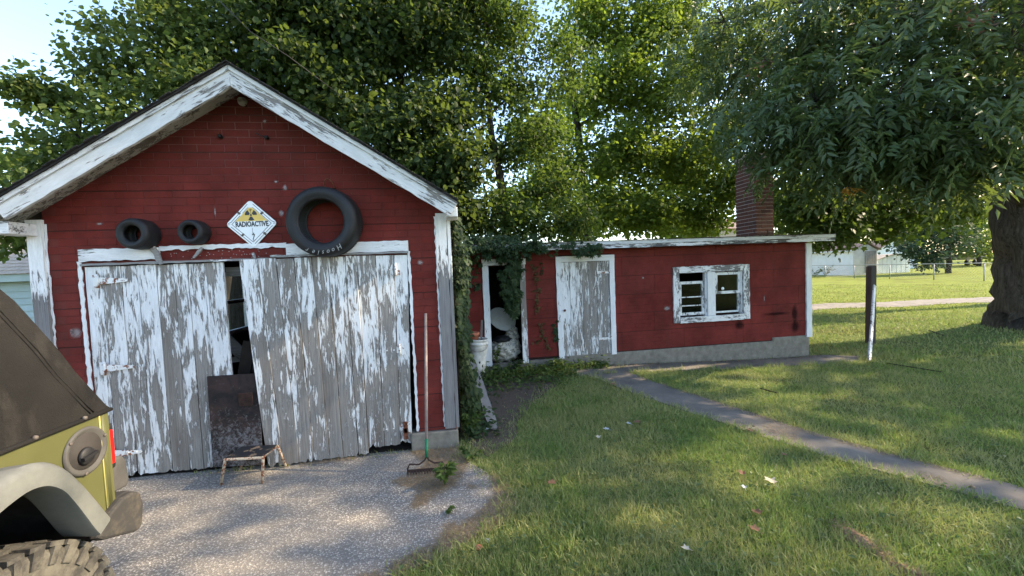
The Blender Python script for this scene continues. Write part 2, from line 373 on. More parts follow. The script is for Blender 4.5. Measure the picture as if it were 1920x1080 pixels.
def clump_leaves(C, k, sig, L, ratio, shape, droop=.5, outward=None, upn=.9):
    n = len(C)*k; base = np.repeat(C, k, axis=0)
    off = rng.normal(size=(n, 3))*np.array([sig, sig, sig*.62]); P = base+off
    D = rdir(n)+nrm(off)*.7; D[:, 2] -= droop
    N = rdir(n)*.75; N[:, 2] += upn
    s = L*rng.uniform(.55, 1.5, n)
    return leaf_geo(P, D, N, s, s*ratio, shape)
def pinnate(P, D, N, Lr, nl, ll, lw):
    n = len(P); D = nrm(D); S = nrm(np.cross(N, D)); N2 = np.cross(D, S); gs = []
    sc_ = rng.uniform(.75, 1.15, n)
    for i in range(nl):
        side = 0 if i == nl-1 else (1 if i % 2 == 0 else -1)
        tpos = (.25+.75*(i//2)/((nl-1)//2))
        p = P+D*(Lr*tpos*sc_)[:, None]-np.array([0, 0, 1.])*(.10*Lr*tpos**2*4*.35)
        d = (D*.45+S*side*.8 if side else D)+rng.normal(size=(n, 3))*.16; d[:, 2] -= .32
        gs.append(leaf_geo(p, d, N2+rng.normal(size=(n, 3))*.25, ll*sc_*rng.uniform(.85, 1.1, n), lw*sc_, 'ovate'))
    return cat_geo(gs)
def palmate(P, D, N, L):
    n = len(P); D = nrm(D); S = nrm(np.cross(N, D)); gs = []; sc_ = rng.uniform(.6, 1.2, n)
    for a in (-75, -38, 0, 38, 75):
        a = math.radians(a); gs.append(leaf_geo(P, D*math.cos(a)+S*math.sin(a), N+rng.normal(size=(n, 3))*.2, L*sc_*(1 if abs(a) < 1 else .75), L*sc_*.42, 'ovate'))
    return cat_geo(gs)
def ellips(c, rad, n, pw=.42):
    u = rdir(n)*(rng.uniform(0, 1, n)**pw)[:, None]; return np.array(c)+u*np.array(rad)

def tree(name, label, trunks, lobes, leafmat, bark, k=26, L=.13, ratio=.8, shape='broad', sig=.26, droop=.5, group=None, pin=None, twigs=.35, limb_r=.05, cat='tree', clip=None):
    base = trunks[0][0]; root = thing(name, label, cat, base[:3], group=group)
    mb = MB(); tp = []
    for tr in trunks:
        pts = [Vector(q[:3]) for q in tr]; rd = [q[3] for q in tr]; P2, R2 = [], []
        for i in range(len(pts)-1):
            for s_ in range(4):
                f = s_/4; j = .25*rd[i]; P2.append(pts[i].lerp(pts[i+1], f)+Vector((random.uniform(-j, j), random.uniform(-j, j), 0))*(f > 0)); R2.append(rd[i]*(1-f)+rd[i+1]*f)
        P2.append(pts[-1]); R2.append(rd[-1]); mb.tube(P2, R2, 12); tp += list(zip(P2, R2))
    C = []
    for c, rad, nc in lobes:
        c = Vector(c); cs = ellips(c, rad, nc)
        if clip is not None: cs = cs[np.array([clip(q) for q in cs])] if len(cs) else cs
        if not len(cs): continue
        C.append(cs)
        best = min(tp, key=lambda q: (q[0]-c).length+max(0, q[0].z-c.z+.3)*1.5)
        a = best[0]; m1 = a.lerp(c, .4)+Vector((random.uniform(-.2, .2), random.uniform(-.2, .2), .12*(c-a).length)); m2 = a.lerp(c, .75)+Vector((0, 0, .08*(c-a).length))
        r0 = min(best[1]*.55, limb_r*(1+.12*(c-a).length)); path = [a, m1, m2, c]
        mb.tube(path, [r0, r0*.7, r0*.45, r0*.2], 6, cap=False)
        for q in cs[:int(len(cs)*twigs)]:
            q = Vector(q); s_ = min((m1.lerp(m2, .5), m2, m2.lerp(c, .5), c), key=lambda z_: (z_-q).length)
            mb.tube([s_, s_.lerp(q, .5)+Vector((0, 0, .05)), q], [r0*.24, r0*.15, .005], 4, cap=False)
    mb.build('trunk', bark, root, recalc=False)
    C = np.concatenate(C)
    if pin:
        n = len(C)*k; b = np.repeat(C, k, axis=0); off = rng.normal(size=(n, 3))*np.array([sig, sig, sig*.7])
        D = rdir(n)+nrm(off)*.5; D[:, 2] -= droop; N = rdir(n)*.5; N[:, 2] += 1.
        V, F = pinnate(b+off, D, N, *pin)
    else: V, F = clump_leaves(C, k, sig, L, ratio, shape, droop)
    me = np_mesh('crown', V-np.array(base[:3]), F, leafmat); link('crown', me, None, root)
    return root

# ------------------------------------------------------------------ ground, driveway, paths
def grid_axis(lo, hi, near0, near1, step, grow=1.22):
    a = list(np.arange(near0, near1+1e-6, step)); s = step
    while a[-1] < hi: s *= grow; a.append(a[-1]+s)
    s = step
    while a[0] > lo: s *= grow; a.insert(0, a[0]-s)
    return a
xs = grid_axis(-300, 400, -4, 20, .25); ys = grid_axis(-300, 500, -1, 20, .25)
nx, ny = len(xs), len(ys)
V = np.array([(x, y, gz(x, y)) for y in ys for x in xs]); I = np.arange(nx*ny).reshape(ny, nx)
T = np.concatenate([np.stack([I[:-1, :-1], I[:-1, 1:], I[1:, 1:]], -1).reshape(-1, 3), np.stack([I[:-1, :-1], I[1:, 1:], I[1:, :-1]], -1).reshape(-1, 3)])
tag(link('ground', np_mesh('ground', V, T, MAT['ground'])), kind='structure')

def sheet(name, poly, dz, mat, sub=.18, th=.03, kind='structure', rag=0.):
    import bmesh
    pts = []
    for i in range(len(poly)):
        a = Vector(poly[i]); b = Vector(poly[(i+1) % len(poly)]); n = max(1, int((b-a).length/sub))
        for j in range(n):
            q = a.lerp(b, j/n); pts.append((q.x+random.uniform(-rag, rag), q.y+random.uniform(-rag, rag)))
    bm = bmesh.new(); vs = [bm.verts.new((x, y, 0)) for x, y in pts]; f = bm.faces.new(vs)
    if f.normal.z < 0: f.normal_flip()
    bm.normal_update()
    x0, x1 = min(p[0] for p in pts), max(p[0] for p in pts); y0, y1 = min(p[1] for p in pts), max(p[1] for p in pts)
    for ax, lo, hi in ((0, x0, x1), (1, y0, y1)):
        q = lo+.4
        while q < hi:
            co = [0, 0, 0]; no = [0, 0, 0]; co[ax] = q; no[ax] = 1
            bmesh.ops.bisect_plane(bm, geom=bm.verts[:]+bm.edges[:]+bm.faces[:], plane_co=co, plane_no=no); q += .4
    r = bmesh.ops.extrude_face_region(bm, geom=bm.faces[:])
    newv = [e for e in r['geom'] if isinstance(e, bmesh.types.BMVert)]
    for v_ in newv: v_.co.z = -th
    for v_ in bm.verts: v_.co.z += gz(v_.co.x, v_.co.y)+dz
    bmesh.ops.recalc_face_normals(bm, faces=bm.faces)
    me = bpy.data.meshes.new(name); bm.to_mesh(me); bm.free()
    return tag(link(name, me, mat), kind=kind)
DRIVE = [(-9, 3.70), (-.07, 3.66), (.05, 3.35), (.17, 3.17), (.27, 2.95), (.31, 2.75), (.28, 2.6), (.20, 2.5), (.06, 2.36), (-.13, 2.25), (-.35, 2.15), (-.42, 1.9), (-.6, 1.2), (-.7, -1.5), (-.7, -6), (-9, -6)]
sheet('driveway', DRIVE, .006, MAT['drive'], rag=.02)
PATHP = [(1.9, 5.66), (2.02, 5.2), (2.21, 4.58), (2.7, 3.38), (3.04, 2.66), (3.36, 2.2), (3.62, 1.8), (4.6, .2), (6.0, -2), (6.6, -1.7), (5.1, .6), (4.2, 1.7), (3.88, 2.19), (3.56, 2.70), (3.33, 3.16), (3.09, 3.87), (2.87, 4.5), (2.66, 5.2), (2.56, 5.66)]
sheet('path', PATHP, .010, MAT['path'], rag=.012)
WALKP = [(1.55, 6.14), (1.75, 5.67), (2.62, 5.67), (4.5, 5.62), (6.6, 5.66), (6.9, 5.9), (6.4, 6.14)]
sheet('walkway', WALKP, .008, MAT['path'], rag=.015)
DIRTP = [(.02, 3.72), (.25, 3.35), (.5, 3.6), (.62, 4.1), (.95, 4.7), (1.35, 5.3), (1.6, 6.1), (.2, 6.15), (.05, 5)]
sheet('dirt_patch', DIRTP, .005, MAT['dirt'], rag=.05)
LANEP = [(7.2, 12.4), (11.6, 11.65), (17.7, 10.85), (24, 9.6), (45, 5.5), (45, 7.2), (26, 11.0), (19.7, 12.1), (13, 12.95), (7.2, 13.8)]
sheet('lane', LANEP, .008, MAT['lane'], rag=.08)

def inpoly(X, Y, poly):
    r = np.zeros(len(X), bool); n = len(poly)
    for i in range(n):
        x1, y1 = poly[i][:2]; x2, y2 = poly[(i+1) % n][:2]
        c = ((y1 > Y) != (y2 > Y)) & (X < (x2-x1)*(Y-y1)/(y2-y1+1e-12)+x1); r ^= c
    return r
GZ = np.vectorize(gz)

# ------------------------------------------------------------------ garage
GY = 3.65; GXL, GXR = -3.15, -.03; AX = -1.59; AZ = 3.185; SL = .63
def roofz(x): return AZ-SL*abs(x-AX)
GD = 9.0
garage = thing('garage', 'red gabled garage with peeling white double doors and tires hung above them', 'garage', (AX, GY, 0))
fwm = MB()
ZD = 1.775; DX0, DX1 = -2.9, -.385; TH = .10
fwm.prism([(GXL, .17), (DX0, .17), (DX0, ZD), (GXL, ZD)], GY, GY+TH)
fwm.prism([(DX1, .17), (GXR, .17), (GXR, ZD), (DX1, ZD)], GY, GY+TH)
fwm.prism([(GXL, ZD), (GXR, ZD), (GXR, roofz(GXR)), (AX, AZ), (GXL, roofz(GXL))], GY, GY+TH)
front = fwm.build('front_wall', MAT['joint'], garage)
def clip_poly(poly, a, b, c):   # keep a*x+b*z<=c
    out = []
    for i in range(len(poly)):
        p, q = poly[i], poly[(i+1) % len(poly)]; dp = a*p[0]+b*p[1]-c; dq = a*q[0]+b*q[1]-c
        if dp <= 0: out.append(p)
        if dp*dq < 0: f = dp/(dp-dq); out.append((p[0]+(q[0]-p[0])*f, p[1]+(q[1]-p[1])*f))
    return out
CH, BL = .3075/5, .206
grooves = [2.968, 2.661, 2.353, 2.046, 1.738, 1.431, 1.123, .816, .508, .20]
def brick_mesh(poly, th, mat):
    cx = sum(p[0] for p in poly)/len(poly); cz = sum(p[1] for p in poly)/len(poly)
    m = MB(); b = .0025
    inn = [(p[0]-cx-(b if p[0] > cx else -b), p[1]-cz-(b if p[1] > cz else -b)) for p in poly]; out = [(p[0]-cx, p[1]-cz) for p in poly]; n = len(poly)
    m.add([(x, -th, z) for x, z in inn]+[(x, .0015, z) for x, z in out], [tuple(range(n))]+[(i, i+n, (i+1) % n+n, (i+1) % n) for i in range(n)])
    return m, cx, cz
nb = 0; shared = None; BR = []
rowi = 0; ztop = 3.19
course = []
for gi, g0 in enumerate([3.276]+grooves):
    zt = g0; zb = (grooves+[.17])[gi] if gi < len(grooves) else .17
    n = 5
    h = (zt-zb)/5
    if gi == len(grooves): n = 1; h = zt-zb
    for i in range(n): course.append((zt-(i+1)*h, zt-i*h, i == 0))
for z0, z1, first in course:
    rowi += 1; off = (rowi % 2)*BL/2+random.uniform(-.01, .01); x = GXL+.10-off
    zt = z1-(.0055 if first else .0014); zb = z0+.0014
    if zt-zb < .015: continue
    while x < GXR-.1:
        segs = [(x+.002, x+BL-.002)]
        x += BL
        for a, b in segs:
            a = max(a, GXL+.012); b = min(b, GXR-.012)
            parts = [(a, b)]
            if zb < ZD+.005:
                parts = [(a, min(b, DX0-.004)), (max(a, DX1+.004), b)]
            for a1, b1 in parts:
                if b1-a1 < .012: continue
                pl = [(a1, zb), (b1, zb), (b1, zt), (a1, zt)]
                full = abs(b1-a1-(BL-.004)) < 1e-6 and not first
                pl = clip_poly(pl, SL, 1, AZ+SL*AX-.002); pl = clip_poly(pl, -SL, 1, AZ-SL*AX-.002) if len(pl) > 2 else pl
                if len(pl) < 3: continue
                ar = (max(p[0] for p in pl)-min(p[0] for p in pl))*(max(p[1] for p in pl)-min(p[1] for p in pl))
                if ar < .0006: continue
                full = full and len(pl) == 4 and abs(ar-(BL-.004)*(zt-zb)) < 1e-7 and min(p[0] for p in pl) == pl[0][0] == pl[3][0] and pl[1][0] == pl[2][0] and abs((zt-zb)-(CH-.0028)) < 1e-4
                if full and shared:
                    o = bpy.data.objects.new('brick', shared); col.objects.link(o)
                else:
                    m, _, _ = brick_mesh(pl, .003, None); o = m.build('brick', MAT['brick'], None, recalc=False)
                    if full: shared = o.data
                cx = sum(p[0] for p in pl)/len(pl); cz = sum(p[1] for p in pl)/len(pl)
                o['_a'] = ar; BR.append(o); o.parent = front; o.location = (cx-AX, random.uniform(-.0012, .0008), cz); nb += 1
BR.sort(key=lambda o: -o['_a']); rest = BR[298:]; m = MB()
for o in rest:
    m.add([tuple(v_.co+o.location+ORG[garage.name]) for v_ in o.data.vertices], [tuple(p_.vertices) for p_ in o.data.polygons])
for o in BR: del o['_a']
for o in rest: bpy.data.objects.remove(o)
if rest: m.build('brick', MAT['brick'], front, recalc=False)['kind'] = 'stuff'
m = MB()
for g0 in grooves:
    for a, b in ([(GXL+.02, GXR-.1)] if g0 > ZD else [(GXL+.02, DX0-.03), (DX1+.022, GXR-.11)]):
        if g0 > 2.0: hw_ = (AZ-g0)/SL-.02; a, b = max(a, AX-hw_), min(b, AX+hw_)
        m = MB().box(a, b, GY-.0012, GY+.01, g0-.0045, g0+.0005); m.build('panel_seam', MAT['groove'], front)
bevel(MB().box(GXL, DX0+.02, GY-.03, GY+TH, -.25, .17).build('foundation', MAT['conc'], garage), .012)
bevel(MB().box(DX1-.05, GXR+.015, GY-.035, GY+TH, -.25, .168).build('foundation', MAT['conc'], garage), .012)
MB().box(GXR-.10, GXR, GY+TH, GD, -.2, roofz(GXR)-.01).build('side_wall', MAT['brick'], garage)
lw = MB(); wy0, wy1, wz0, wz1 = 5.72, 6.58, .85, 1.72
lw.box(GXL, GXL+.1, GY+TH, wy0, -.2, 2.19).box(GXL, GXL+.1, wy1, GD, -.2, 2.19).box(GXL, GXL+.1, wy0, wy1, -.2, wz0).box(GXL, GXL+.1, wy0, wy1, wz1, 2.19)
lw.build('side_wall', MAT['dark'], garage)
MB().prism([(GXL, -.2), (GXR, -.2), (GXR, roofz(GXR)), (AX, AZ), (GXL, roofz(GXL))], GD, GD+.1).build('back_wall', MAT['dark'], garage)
gw = MB().box(GXL+.02, GXL+.07, wy0, wy0+.05, wz0, wz1).box(GXL+.02, GXL+.07, wy1-.05, wy1, wz0, wz1).box(GXL+.02, GXL+.07, wy0+.05, wy1-.05, wz0, wz0+.06).box(GXL+.02, GXL+.07, wy0+.05, wy1-.05, wz1-.05, wz1).box(GXL+.02, GXL+.07, wy0+.05, wy1-.05, 1.28, 1.33).build('window', MAT['peelZw'], garage)
tg_ = NT('dusty_glass'); gl = tg_.n('BsdfGlossy', {'Roughness': .08, 'Color': (.8, .85, .85, 1)}); tr = tg_.n('BsdfTransparent', {'Color': (.85, .88, .87, 1)}); fr = tg_.n('Fresnel', {0: 1.5})
mx = tg_.n('MixShader', {0: tg_.math('MULTIPLY', fr.outputs[0], .25, True), 1: tr.outputs[0], 2: gl.outputs[0]}); tg_.t.links.new(mx.outputs[0], tg_.out.inputs[0]); MAT['glass'] = tg_.m
for a, b in ((wz0+.06, 1.28), (1.33, wz1-.05)):
    MB().box(GXL+.043, GXL+.047, wy0+.05, wy1-.05, a, b).build('pane', MAT['glass'], gw)
# roof
OV = .30; EX = .20
def slope_piece(side, v0, v1, y0, y1, xe, name, mat, parent, xin=AX):   # v offset from soffit plane, vertical
    m = MB(); x1 = xe; pl = [(xin, roofz(xin)+v0), (x1, roofz(x1)+v0), (x1, roofz(x1)+v1), (xin, roofz(xin)+v1)]
    if side < 0: pl = pl[::-1]
    m.prism(pl, y0, y1); return m
XR, XL = GXR+EX-.11, GXL-EX
roof = (lambda m: m.build('roof', MAT['shingle'], garage))(MB())
for sd_, xe in ((1, XR+.015), (-1, XL-.015)):
    m = slope_piece(sd_, .032, .046, GY-OV-.03, GD+.3, xe, '', None, None); m.build('shingle_layer', MAT['shingle'], roof)
    m = MB()
    for k in range(46):          # ragged shingle edges along the rake
        f0, f1 = k/46, (k+.9)/46; a = AX+(xe-AX)*f0; b = AX+(xe-AX)*f1; e = random.uniform(.0, .022)
        pl = [(a, roofz(a)+.0465), (b, roofz(b)+.0465), (b, roofz(b)+.050+random.uniform(0, .007)), (a, roofz(a)+.054)]
        if sd_ < 0: pl = pl[::-1]
        m.prism(pl, GY-OV-.035-e, GY+.9)
    m.build('shingle', MAT['shingle'], roof)
    m = slope_piece(sd_, .0, .018, GY-OV+.03, GY, xe-sd_*.03, '', None, None); m.build('soffit', MAT['soffit'], garage)
    slope_piece(sd_, .0185, .0315, GY-.002, GD+.28, xe-sd_*.02, '', None, None).build('roof_deck', MAT['dark'], roof)
    # rake boards: built along local X, then turned to the slope
    ln0 = abs(xe-sd_*.02-AX)*math.sqrt(1+SL*SL); cs = 1/math.sqrt(1+SL*SL)
    for nm, p0, p1, yo in (('rake_board', -.102, -.003, .0), ('rake_moulding', -.002, .027, .014)):
        m = MB(); nseg = 26; ln = ln0-(.20 if nm == 'rake_board' and sd_ < 0 else 0)
        ext = SL
        bt = [random.uniform(-.004, .004) for _ in range(nseg+1)]
        x0l, x0h = -p0*ext, -p1*ext
        top = [((ln)*i/nseg+(x0h if i == 0 else 0), p1) for i in range(nseg+1)]
        bot = [((ln)*i/nseg+(x0l if i == 0 else 0), p0+(bt[i] if nm == 'rake_board' else 0)) for i in range(nseg+1)]
        for i in range(nseg):
            q = [bot[i], bot[i+1], top[i+1], top[i]]
            y0, y1 = -OV-yo, -OV+.025
            v = [(a, y, b) for y in (y0, y1) for a, b in q]; m.add(v, [(0, 1, 2, 3), (7, 6, 5, 4), (0, 4, 5, 1), (2, 6, 7, 3)]+([(0, 3, 7, 4)] if i == 0 else [])+([(1, 5, 6, 2)] if i == nseg-1 else []))
        o = m.build(nm, MAT['peelX'], garage, local=True)
        # local x along slope
        d = Vector((sd_, 0, -SL)).normalized(); nz = Vector((sd_*SL, 0, 1)).normalized(); yv = nz.cross(d)
        mm = Matrix((d, yv if yv.y > 0 else yv, nz)).transposed().to_4x4()
        if yv.y < 0: # keep y toward +Y
            for vtx in o.data.vertices: vtx.co.y *= -1
            o.data.flip_normals()
        mm.translation = Vector((0, 0, AZ+.012*0)); o.matrix_local = mm
# eave returns and corner boards
bevel(MB().box(GXR-.002, XR+.004, GY-OV+.03, GY-.02, roofz(XR)-.085, roofz(XR)-.004).build('eave_return', MAT['peelXm'], garage), .006)
bevel(MB().box(XL+.05, GXL-.01, GY-.24, GY-.033, roofz(XL)-.07, roofz(XL)+.02).build('eave_return', MAT['peelXm'], garage), .006)
MB().box(GXR, XR, GY, GD+.2, roofz(XR)-.03, roofz(XR)-.005).build('eave_board', MAT['peelXm'], garage)
def ragboard(x0, x1, z0, z1, y0, y1, jb=.0, jt=.0, n=10, jl=0, xs_=0., vertical=False):
    m = MB(); N = n
    if vertical:
        L = [(x0+random.uniform(-jl, jl), z0+(z1-z0)*i/N) for i in range(N+1)]; R_ = [(x1+random.uniform(-jl, jl), z0+(z1-z0)*i/N) for i in range(N+1)]
        poly = L[::-1]+R_
    else:
        B = [(x0+(x1-x0)*i/N, z0+random.uniform(-jb, jb)) for i in range(N+1)]; T_ = [(x0+(x1-x0)*i/N, z1+random.uniform(-jt, jt)) for i in range(N+1)]
        poly = B+T_[::-1]
    m.prism(poly, y0, y1); return m
ragboard(GXR-.098, GXR-.004, .185, 2.125, GY-.032, GY-.006, vertical=True, jl=.004, n=22).build('corner_board', MAT['corner'], garage)
ragboard(GXL-.09, GXL+.012, -.02, roofz(GXL)-.07, GY-.032, GY-.006, vertical=True, jl=.004, n=22).build('corner_board', MAT['corner'], garage)
MB().box(GXR, GXR+.028, GY-.03, GY+.09, .19, 2.06).build('corner_board', MAT['corner'], garage)
ragboard(GXL+.0125, GXL+.026, .3, 2.1, GY-.012, GY-.0062, vertical=True, jl=.006, n=60).build('paint_strip', MAT['peelZw'], garage)
ragboard(GXR-.112, GXR-.099, .2, 2.1, GY-.012, GY-.0062, vertical=True, jl=.006, n=60).build('paint_strip', MAT['peelZw'], garage)
# header boards above the doors
ragboard(-2.905, -2.34, 1.80, 1.897, GY-.03, GY-.0065, jb=.006, jt=.006, n=16).build('header_board', MAT['peelXm'], garage)
ragboard(-2.338, -1.38, 1.868, 1.905, GY-.018, GY-.0065, jb=.010, jt=.004, n=34).build('header_strip', MAT['peelXm'], garage)
ragboard(-1.378, -.375, 1.802, 1.893, GY-.03, GY-.0065, jb=.004, jt=.003, n=20).build('header_board', MAT['peelXm'], garage)
ragboard(-1.50, -.38, 1.783, 1.8, GY-.045, GY-.0065, jb=.003, jt=.003, n=20).build('header_strip', MAT['grayX'], garage)
ragboard(-2.9, -1.502, 1.765, 1.782, GY-.03, GY-.0065, jb=.003, jt=.003, n=20).build('header_strip', MAT['grayX'], garage)
ragboard(DX1-.0, DX1+.022, .18, 1.80, GY-.014, GY-.0062, vertical=True, jl=.005, n=50).build('paint_strip', MAT['peelZw'], garage)
ragboard(DX0-.03, DX0-.002, .3, 1.80, GY-.014, GY-.0062, vertical=True, jl=.006, n=50).build('paint_strip', MAT['peelZw'], garage)
for k in range(34):
    MB().lathe([(0, -.002), (.0038, -.0015), (.0042, .003), (0, .003)], (random.uniform(-2.3, -1.45), GY-.004, random.uniform(1.79, 1.862)), 'Y', 6).build('nail_head', MAT['chalk'], front)
# interior floor and brace
MB().box(-1.95, -1.66, GY+.16, GY+.20, 1.64, 1.72).build('brace', MAT['grayX'], garage)
MB().box(-1.76, -1.68, GY+.105, GY+.15, 1.35, 1.774).build('stud', MAT['gray'], garage)
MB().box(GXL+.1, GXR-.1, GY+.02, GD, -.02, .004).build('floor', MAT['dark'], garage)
# doors
def plank_door(name, xt0, xt1, xb0, xb1, zt, zb, y_at, n, label, rag=.02, seed=1, low=0):
    random.seed(seed); root = MB().box((xt0+.08), (xt1-.08), max(y_at(0), y_at(1))+.022, max(y_at(0), y_at(1))+.045, zt-.36, zt-.24)
    d = root.build(name, MAT['dark'], garage); 
    if label: d['label'] = label
    cuts = [0]+sorted([(i+random.uniform(-.16, .16))/n for i in range(1, n)])+[1]
    for i in range(n):
        g = .0025; a, b = cuts[i], cuts[i+1]
        ta, tb = xt0+(xt1-xt0)*a+g, xt0+(xt1-xt0)*b-g; ba, bb = xb0+(xb1-xb0)*a+g, xb0+(xb1-xb0)*b-g
        y = y_at((a+b)/2)+random.uniform(-.004, .004); zb_ = zb((a+b)/2) if callable(zb) else zb
        k = 7; bot = []
        for j in range(k+1):
            f = j/k; bot.append((ba+(bb-ba)*f, zb_+random.uniform(-rag, rag)*.35+(random.random() < .18)*random.uniform(0, rag*1.5)))
        nt = random.uniform(-.004, .003)
        side_r = [(bb+(tb-bb)*f+random.uniform(-.0025, .0025), zb_+(zt-zb_)*f) for f in (.15, .3, .45, .6, .75, .9)]
        side_l = [(ba+(ta-ba)*f+random.uniform(-.0025, .0025), zb_+(zt-zb_)*f) for f in (.9, .75, .6, .45, .3, .15)]
        poly = bot+side_r+[(tb, zt+nt), (ta, zt+nt)]+side_l
        MB().prism(poly, y-.011, y+.011).build('plank', MAT['peelZ'], d)
    return d
dl = plank_door('door', -2.895, -1.884, -2.90, -1.87, 1.757, lambda f: .035, lambda f: GY+.012, 8, 'left weathered door leaf of grey boards under flaking white paint', .022, 3)
dr = plank_door('door', -1.733, -.388, -1.62, -.43, 1.772, lambda f: .02+.012*f+(.05 if f > .72 else 0)*1., lambda f: GY-.055+.055*f, 10, 'right weathered door leaf with heavier white paint and rotted foot', .024, 5)
# ledges at the top of the left door's hidden face are part of each door above; hinges
def hinge(door, x, z, sgn, y, big=1.):
    m = MB(); m.prism([(x, z-.03), (x+sgn*.20, z-.012), (x+sgn*.21, z), (x+sgn*.20, z+.012), (x, z+.03)][::(1 if sgn > 0 else -1)], y-.016, y-.009)
    m.box(x-.035 if sgn > 0 else x, x if sgn > 0 else x+.035, y-.018, y-.008, z-.05, z+.05)
    m.tube([(x, y-.02, z-.055), (x, y-.02, z+.055)], .009, 8)
    for q in (.05, .11, .17): m.tube([(x+sgn*q, y-.016, z), (x+sgn*q, y-.021, z)], .007, 6)
    return m.build('hinge', MAT['hinge'], door)
for px, py in ((187, 527), (200, 690), (215, 850)):
    q = at(px, py, GY); hinge(dl, q.x, q.z, 1, GY)
for px, py in ((740, 505), (748, 655), (760, 800)):
    q = at(px, py, GY); hinge(dr, q.x+.01, q.z, -1, GY)
m = MB()
for k in range(2):
    q = at(761, 800+k*12, GY-.02); m.obox((q.x, GY-.034, q.z), (1, 0, .1), (0, 1, 0), (-.1, 0, 1), .018, .004, .05)
m.build('hinge_plate', MAT['rust'], dr)

# hung and leaning things on the garage
def splinter(name, label, a, b, wd, cat='splinter', y0=GY-.04, mat='grayX'):
    a = at(*a, y0); b = at(*b, y0); o = thing(name, label, cat, a)
    d = (b-a); n = Vector((0, 1, 0)); s = d.cross(n).normalized(); m = MB(); pts = []
    for i in range(9):
        f = i/8; pts.append((a+d*f+s*wd*(.5+.12*random.uniform(-1, 1))*(1 if f < .6 else (1.15-f)*1.9), a+d*f-s*wd*(.5+.12*random.uniform(-1, 1))*(1 if f > .2 else .75)))
    poly = [(p.x, p.z) for p, _ in pts]+[(q.x, q.z) for _, q in pts[::-1]]
    m.prism(poly, y0-.008, y0+.008).build('strip', MAT[mat], o); return o
splinter('wood_splinter', 'split white board end sticking out below the leftmost small tire', (284, 460), (304, 495), .042)
splinter('wood_splinter', 'short pale splinter of wood under the middle small tire on the header', (379, 464), (364, 484), .022)
splinter('wood_splinter', 'tiny pale wood stub below the tip of the radioactive placard', (474, 474), (479, 486), .018)

def tire(name, label, c, R, rin, Wd, yaw, prof='slick', group='tires hung on the red garage front', mat='rubber', parts=True):
    o = thing(name, label, 'tire', c, (0, 0, math.radians(yaw)), group)
    w2 = Wd/2; sh = R*.16
    P = [(rin, -w2*.62), (rin*1.05, -w2*.80), (rin*1.16, -w2*.90), (rin+(R-rin)*.45, -w2*1.0), (rin+(R-rin)*.62, -w2*.985), (R-sh*.55, -w2*.90), (R-sh*.16, -w2*.74), (R-.004, -w2*.52), (R, -w2*.25), (R, 0), (R, w2*.25), (R-.004, w2*.52), (R-sh*.16, w2*.74), (R-sh*.55, w2*.9), (rin+(R-rin)*.45, w2), (rin*1.05, w2*.8), (rin, w2*.62),
         (rin+.012, w2*.55), (R-sh*.8, w2*.7), (R-sh*.5, w2*.4), (R-sh*.5, -w2*.4), (R-sh*.8, -w2*.7), (rin+.012, -w2*.55)]
    MB().lathe(P, (0, 0, 0), 'Y', 56, closed=True).build('carcass', MAT[mat], o, local=True)
    b = MB().lathe([(rin*1.07, -w2*.825), (rin*1.09, -w2*.86), (rin*1.11, -w2*.865), (rin*1.13, -w2*.87)], (0, 0, 0), 'Y', 56); 
    b.build('bead_ring', MAT['rubber2'], o, local=True)
    return o, P
q = at(246, 437, GY-.18); tl, _ = tire('tire', 'wide smooth kart tire, the larger of the two small tires on the header', (q.x-.012, GY-.085, q.z), .122, .062, .165, -3)
q = at(352, 434, GY-.14); tm_, _ = tire('tire', 'smallest black kart tire, hung between the wider kart tire and the placard', (q.x+.012, GY-.075, q.z), .098, .054, .135, -3)
bq = at(602, 414, GY-.22); bigtire, P = tire('tire', 'largest racing tire with white lettering, hung from a ring right of the placard', (bq.x, GY-.115, bq.z), .287, .175, .215, -5)
# tread blocks showing on the far shoulder
m = MB()
for k in range(110):
    a = 2*PI*k/110
    for h in (.25, .55):
        r_ = .287-(.002 if h == .25 else .006); c_ = Vector((r_*math.cos(a), .1075*h*1.0+.01, r_*math.sin(a))); rad = Vector((math.cos(a), 0, math.sin(a))); tan = Vector((-math.sin(a), 0, math.cos(a)))
        m.obox(c_, tan, (0, 1, 0), rad, .0058, .012, .003)
tb = m.build('tread_blocks', MAT['rubber2'], bigtire, local=True); tb['kind'] = 'stuff'
def text_mesh(s, size=1., bold=0.0, sx=1., shear=0.):
    cu = bpy.data.curves.new('lettering', 'FONT'); cu.body = s; cu.size = size; cu.align_x = 'CENTER'; cu.align_y = 'CENTER'; cu.extrude = .0006; cu.offset = bold; cu.shear = shear; cu.resolution_u = 3
    o = bpy.data.objects.new('lettering', cu); col.objects.link(o); dg = bpy.context.evaluated_depsgraph_get(); dg.update()
    me = bpy.data.meshes.new_from_object(o.evaluated_get(dg)); bpy.data.objects.remove(o); bpy.data.curves.remove(cu)
    for v_ in me.vertices: v_.co.x *= sx
    return me
rr = .255
for ch, ang in zip('Hoosier', (-56, -68, -77.5, -87, -95, -104, -116)):
    a = math.radians(ang); me = text_mesh(ch, .052 if ch != 'H' else .06, .0002, .9, .25); me.materials.append(MAT['chalk'])
    o = bpy.data.objects.new('letter', me); col.objects.link(o); o.parent = bigtire
    outv = Vector((math.cos(a), 0, math.sin(a))); tanv = Vector((math.sin(a), 0, -math.cos(a)))
    zx = Vector((0, -1, 0)); xax = outv.cross(zx).normalized()
    mm = Matrix((xax, outv, zx)).transposed().to_4x4(); mm.translation = outv*rr*1.0+Vector((0, -.1075*.99-.0008, 0)); o.matrix_local = mm
hq = at(617, 342, GY-.02)
ho = thing('hook', 'rusty ring hook on the wall above the largest racing tire', 'hook', (hq.x, GY-.02, hq.z-.015))
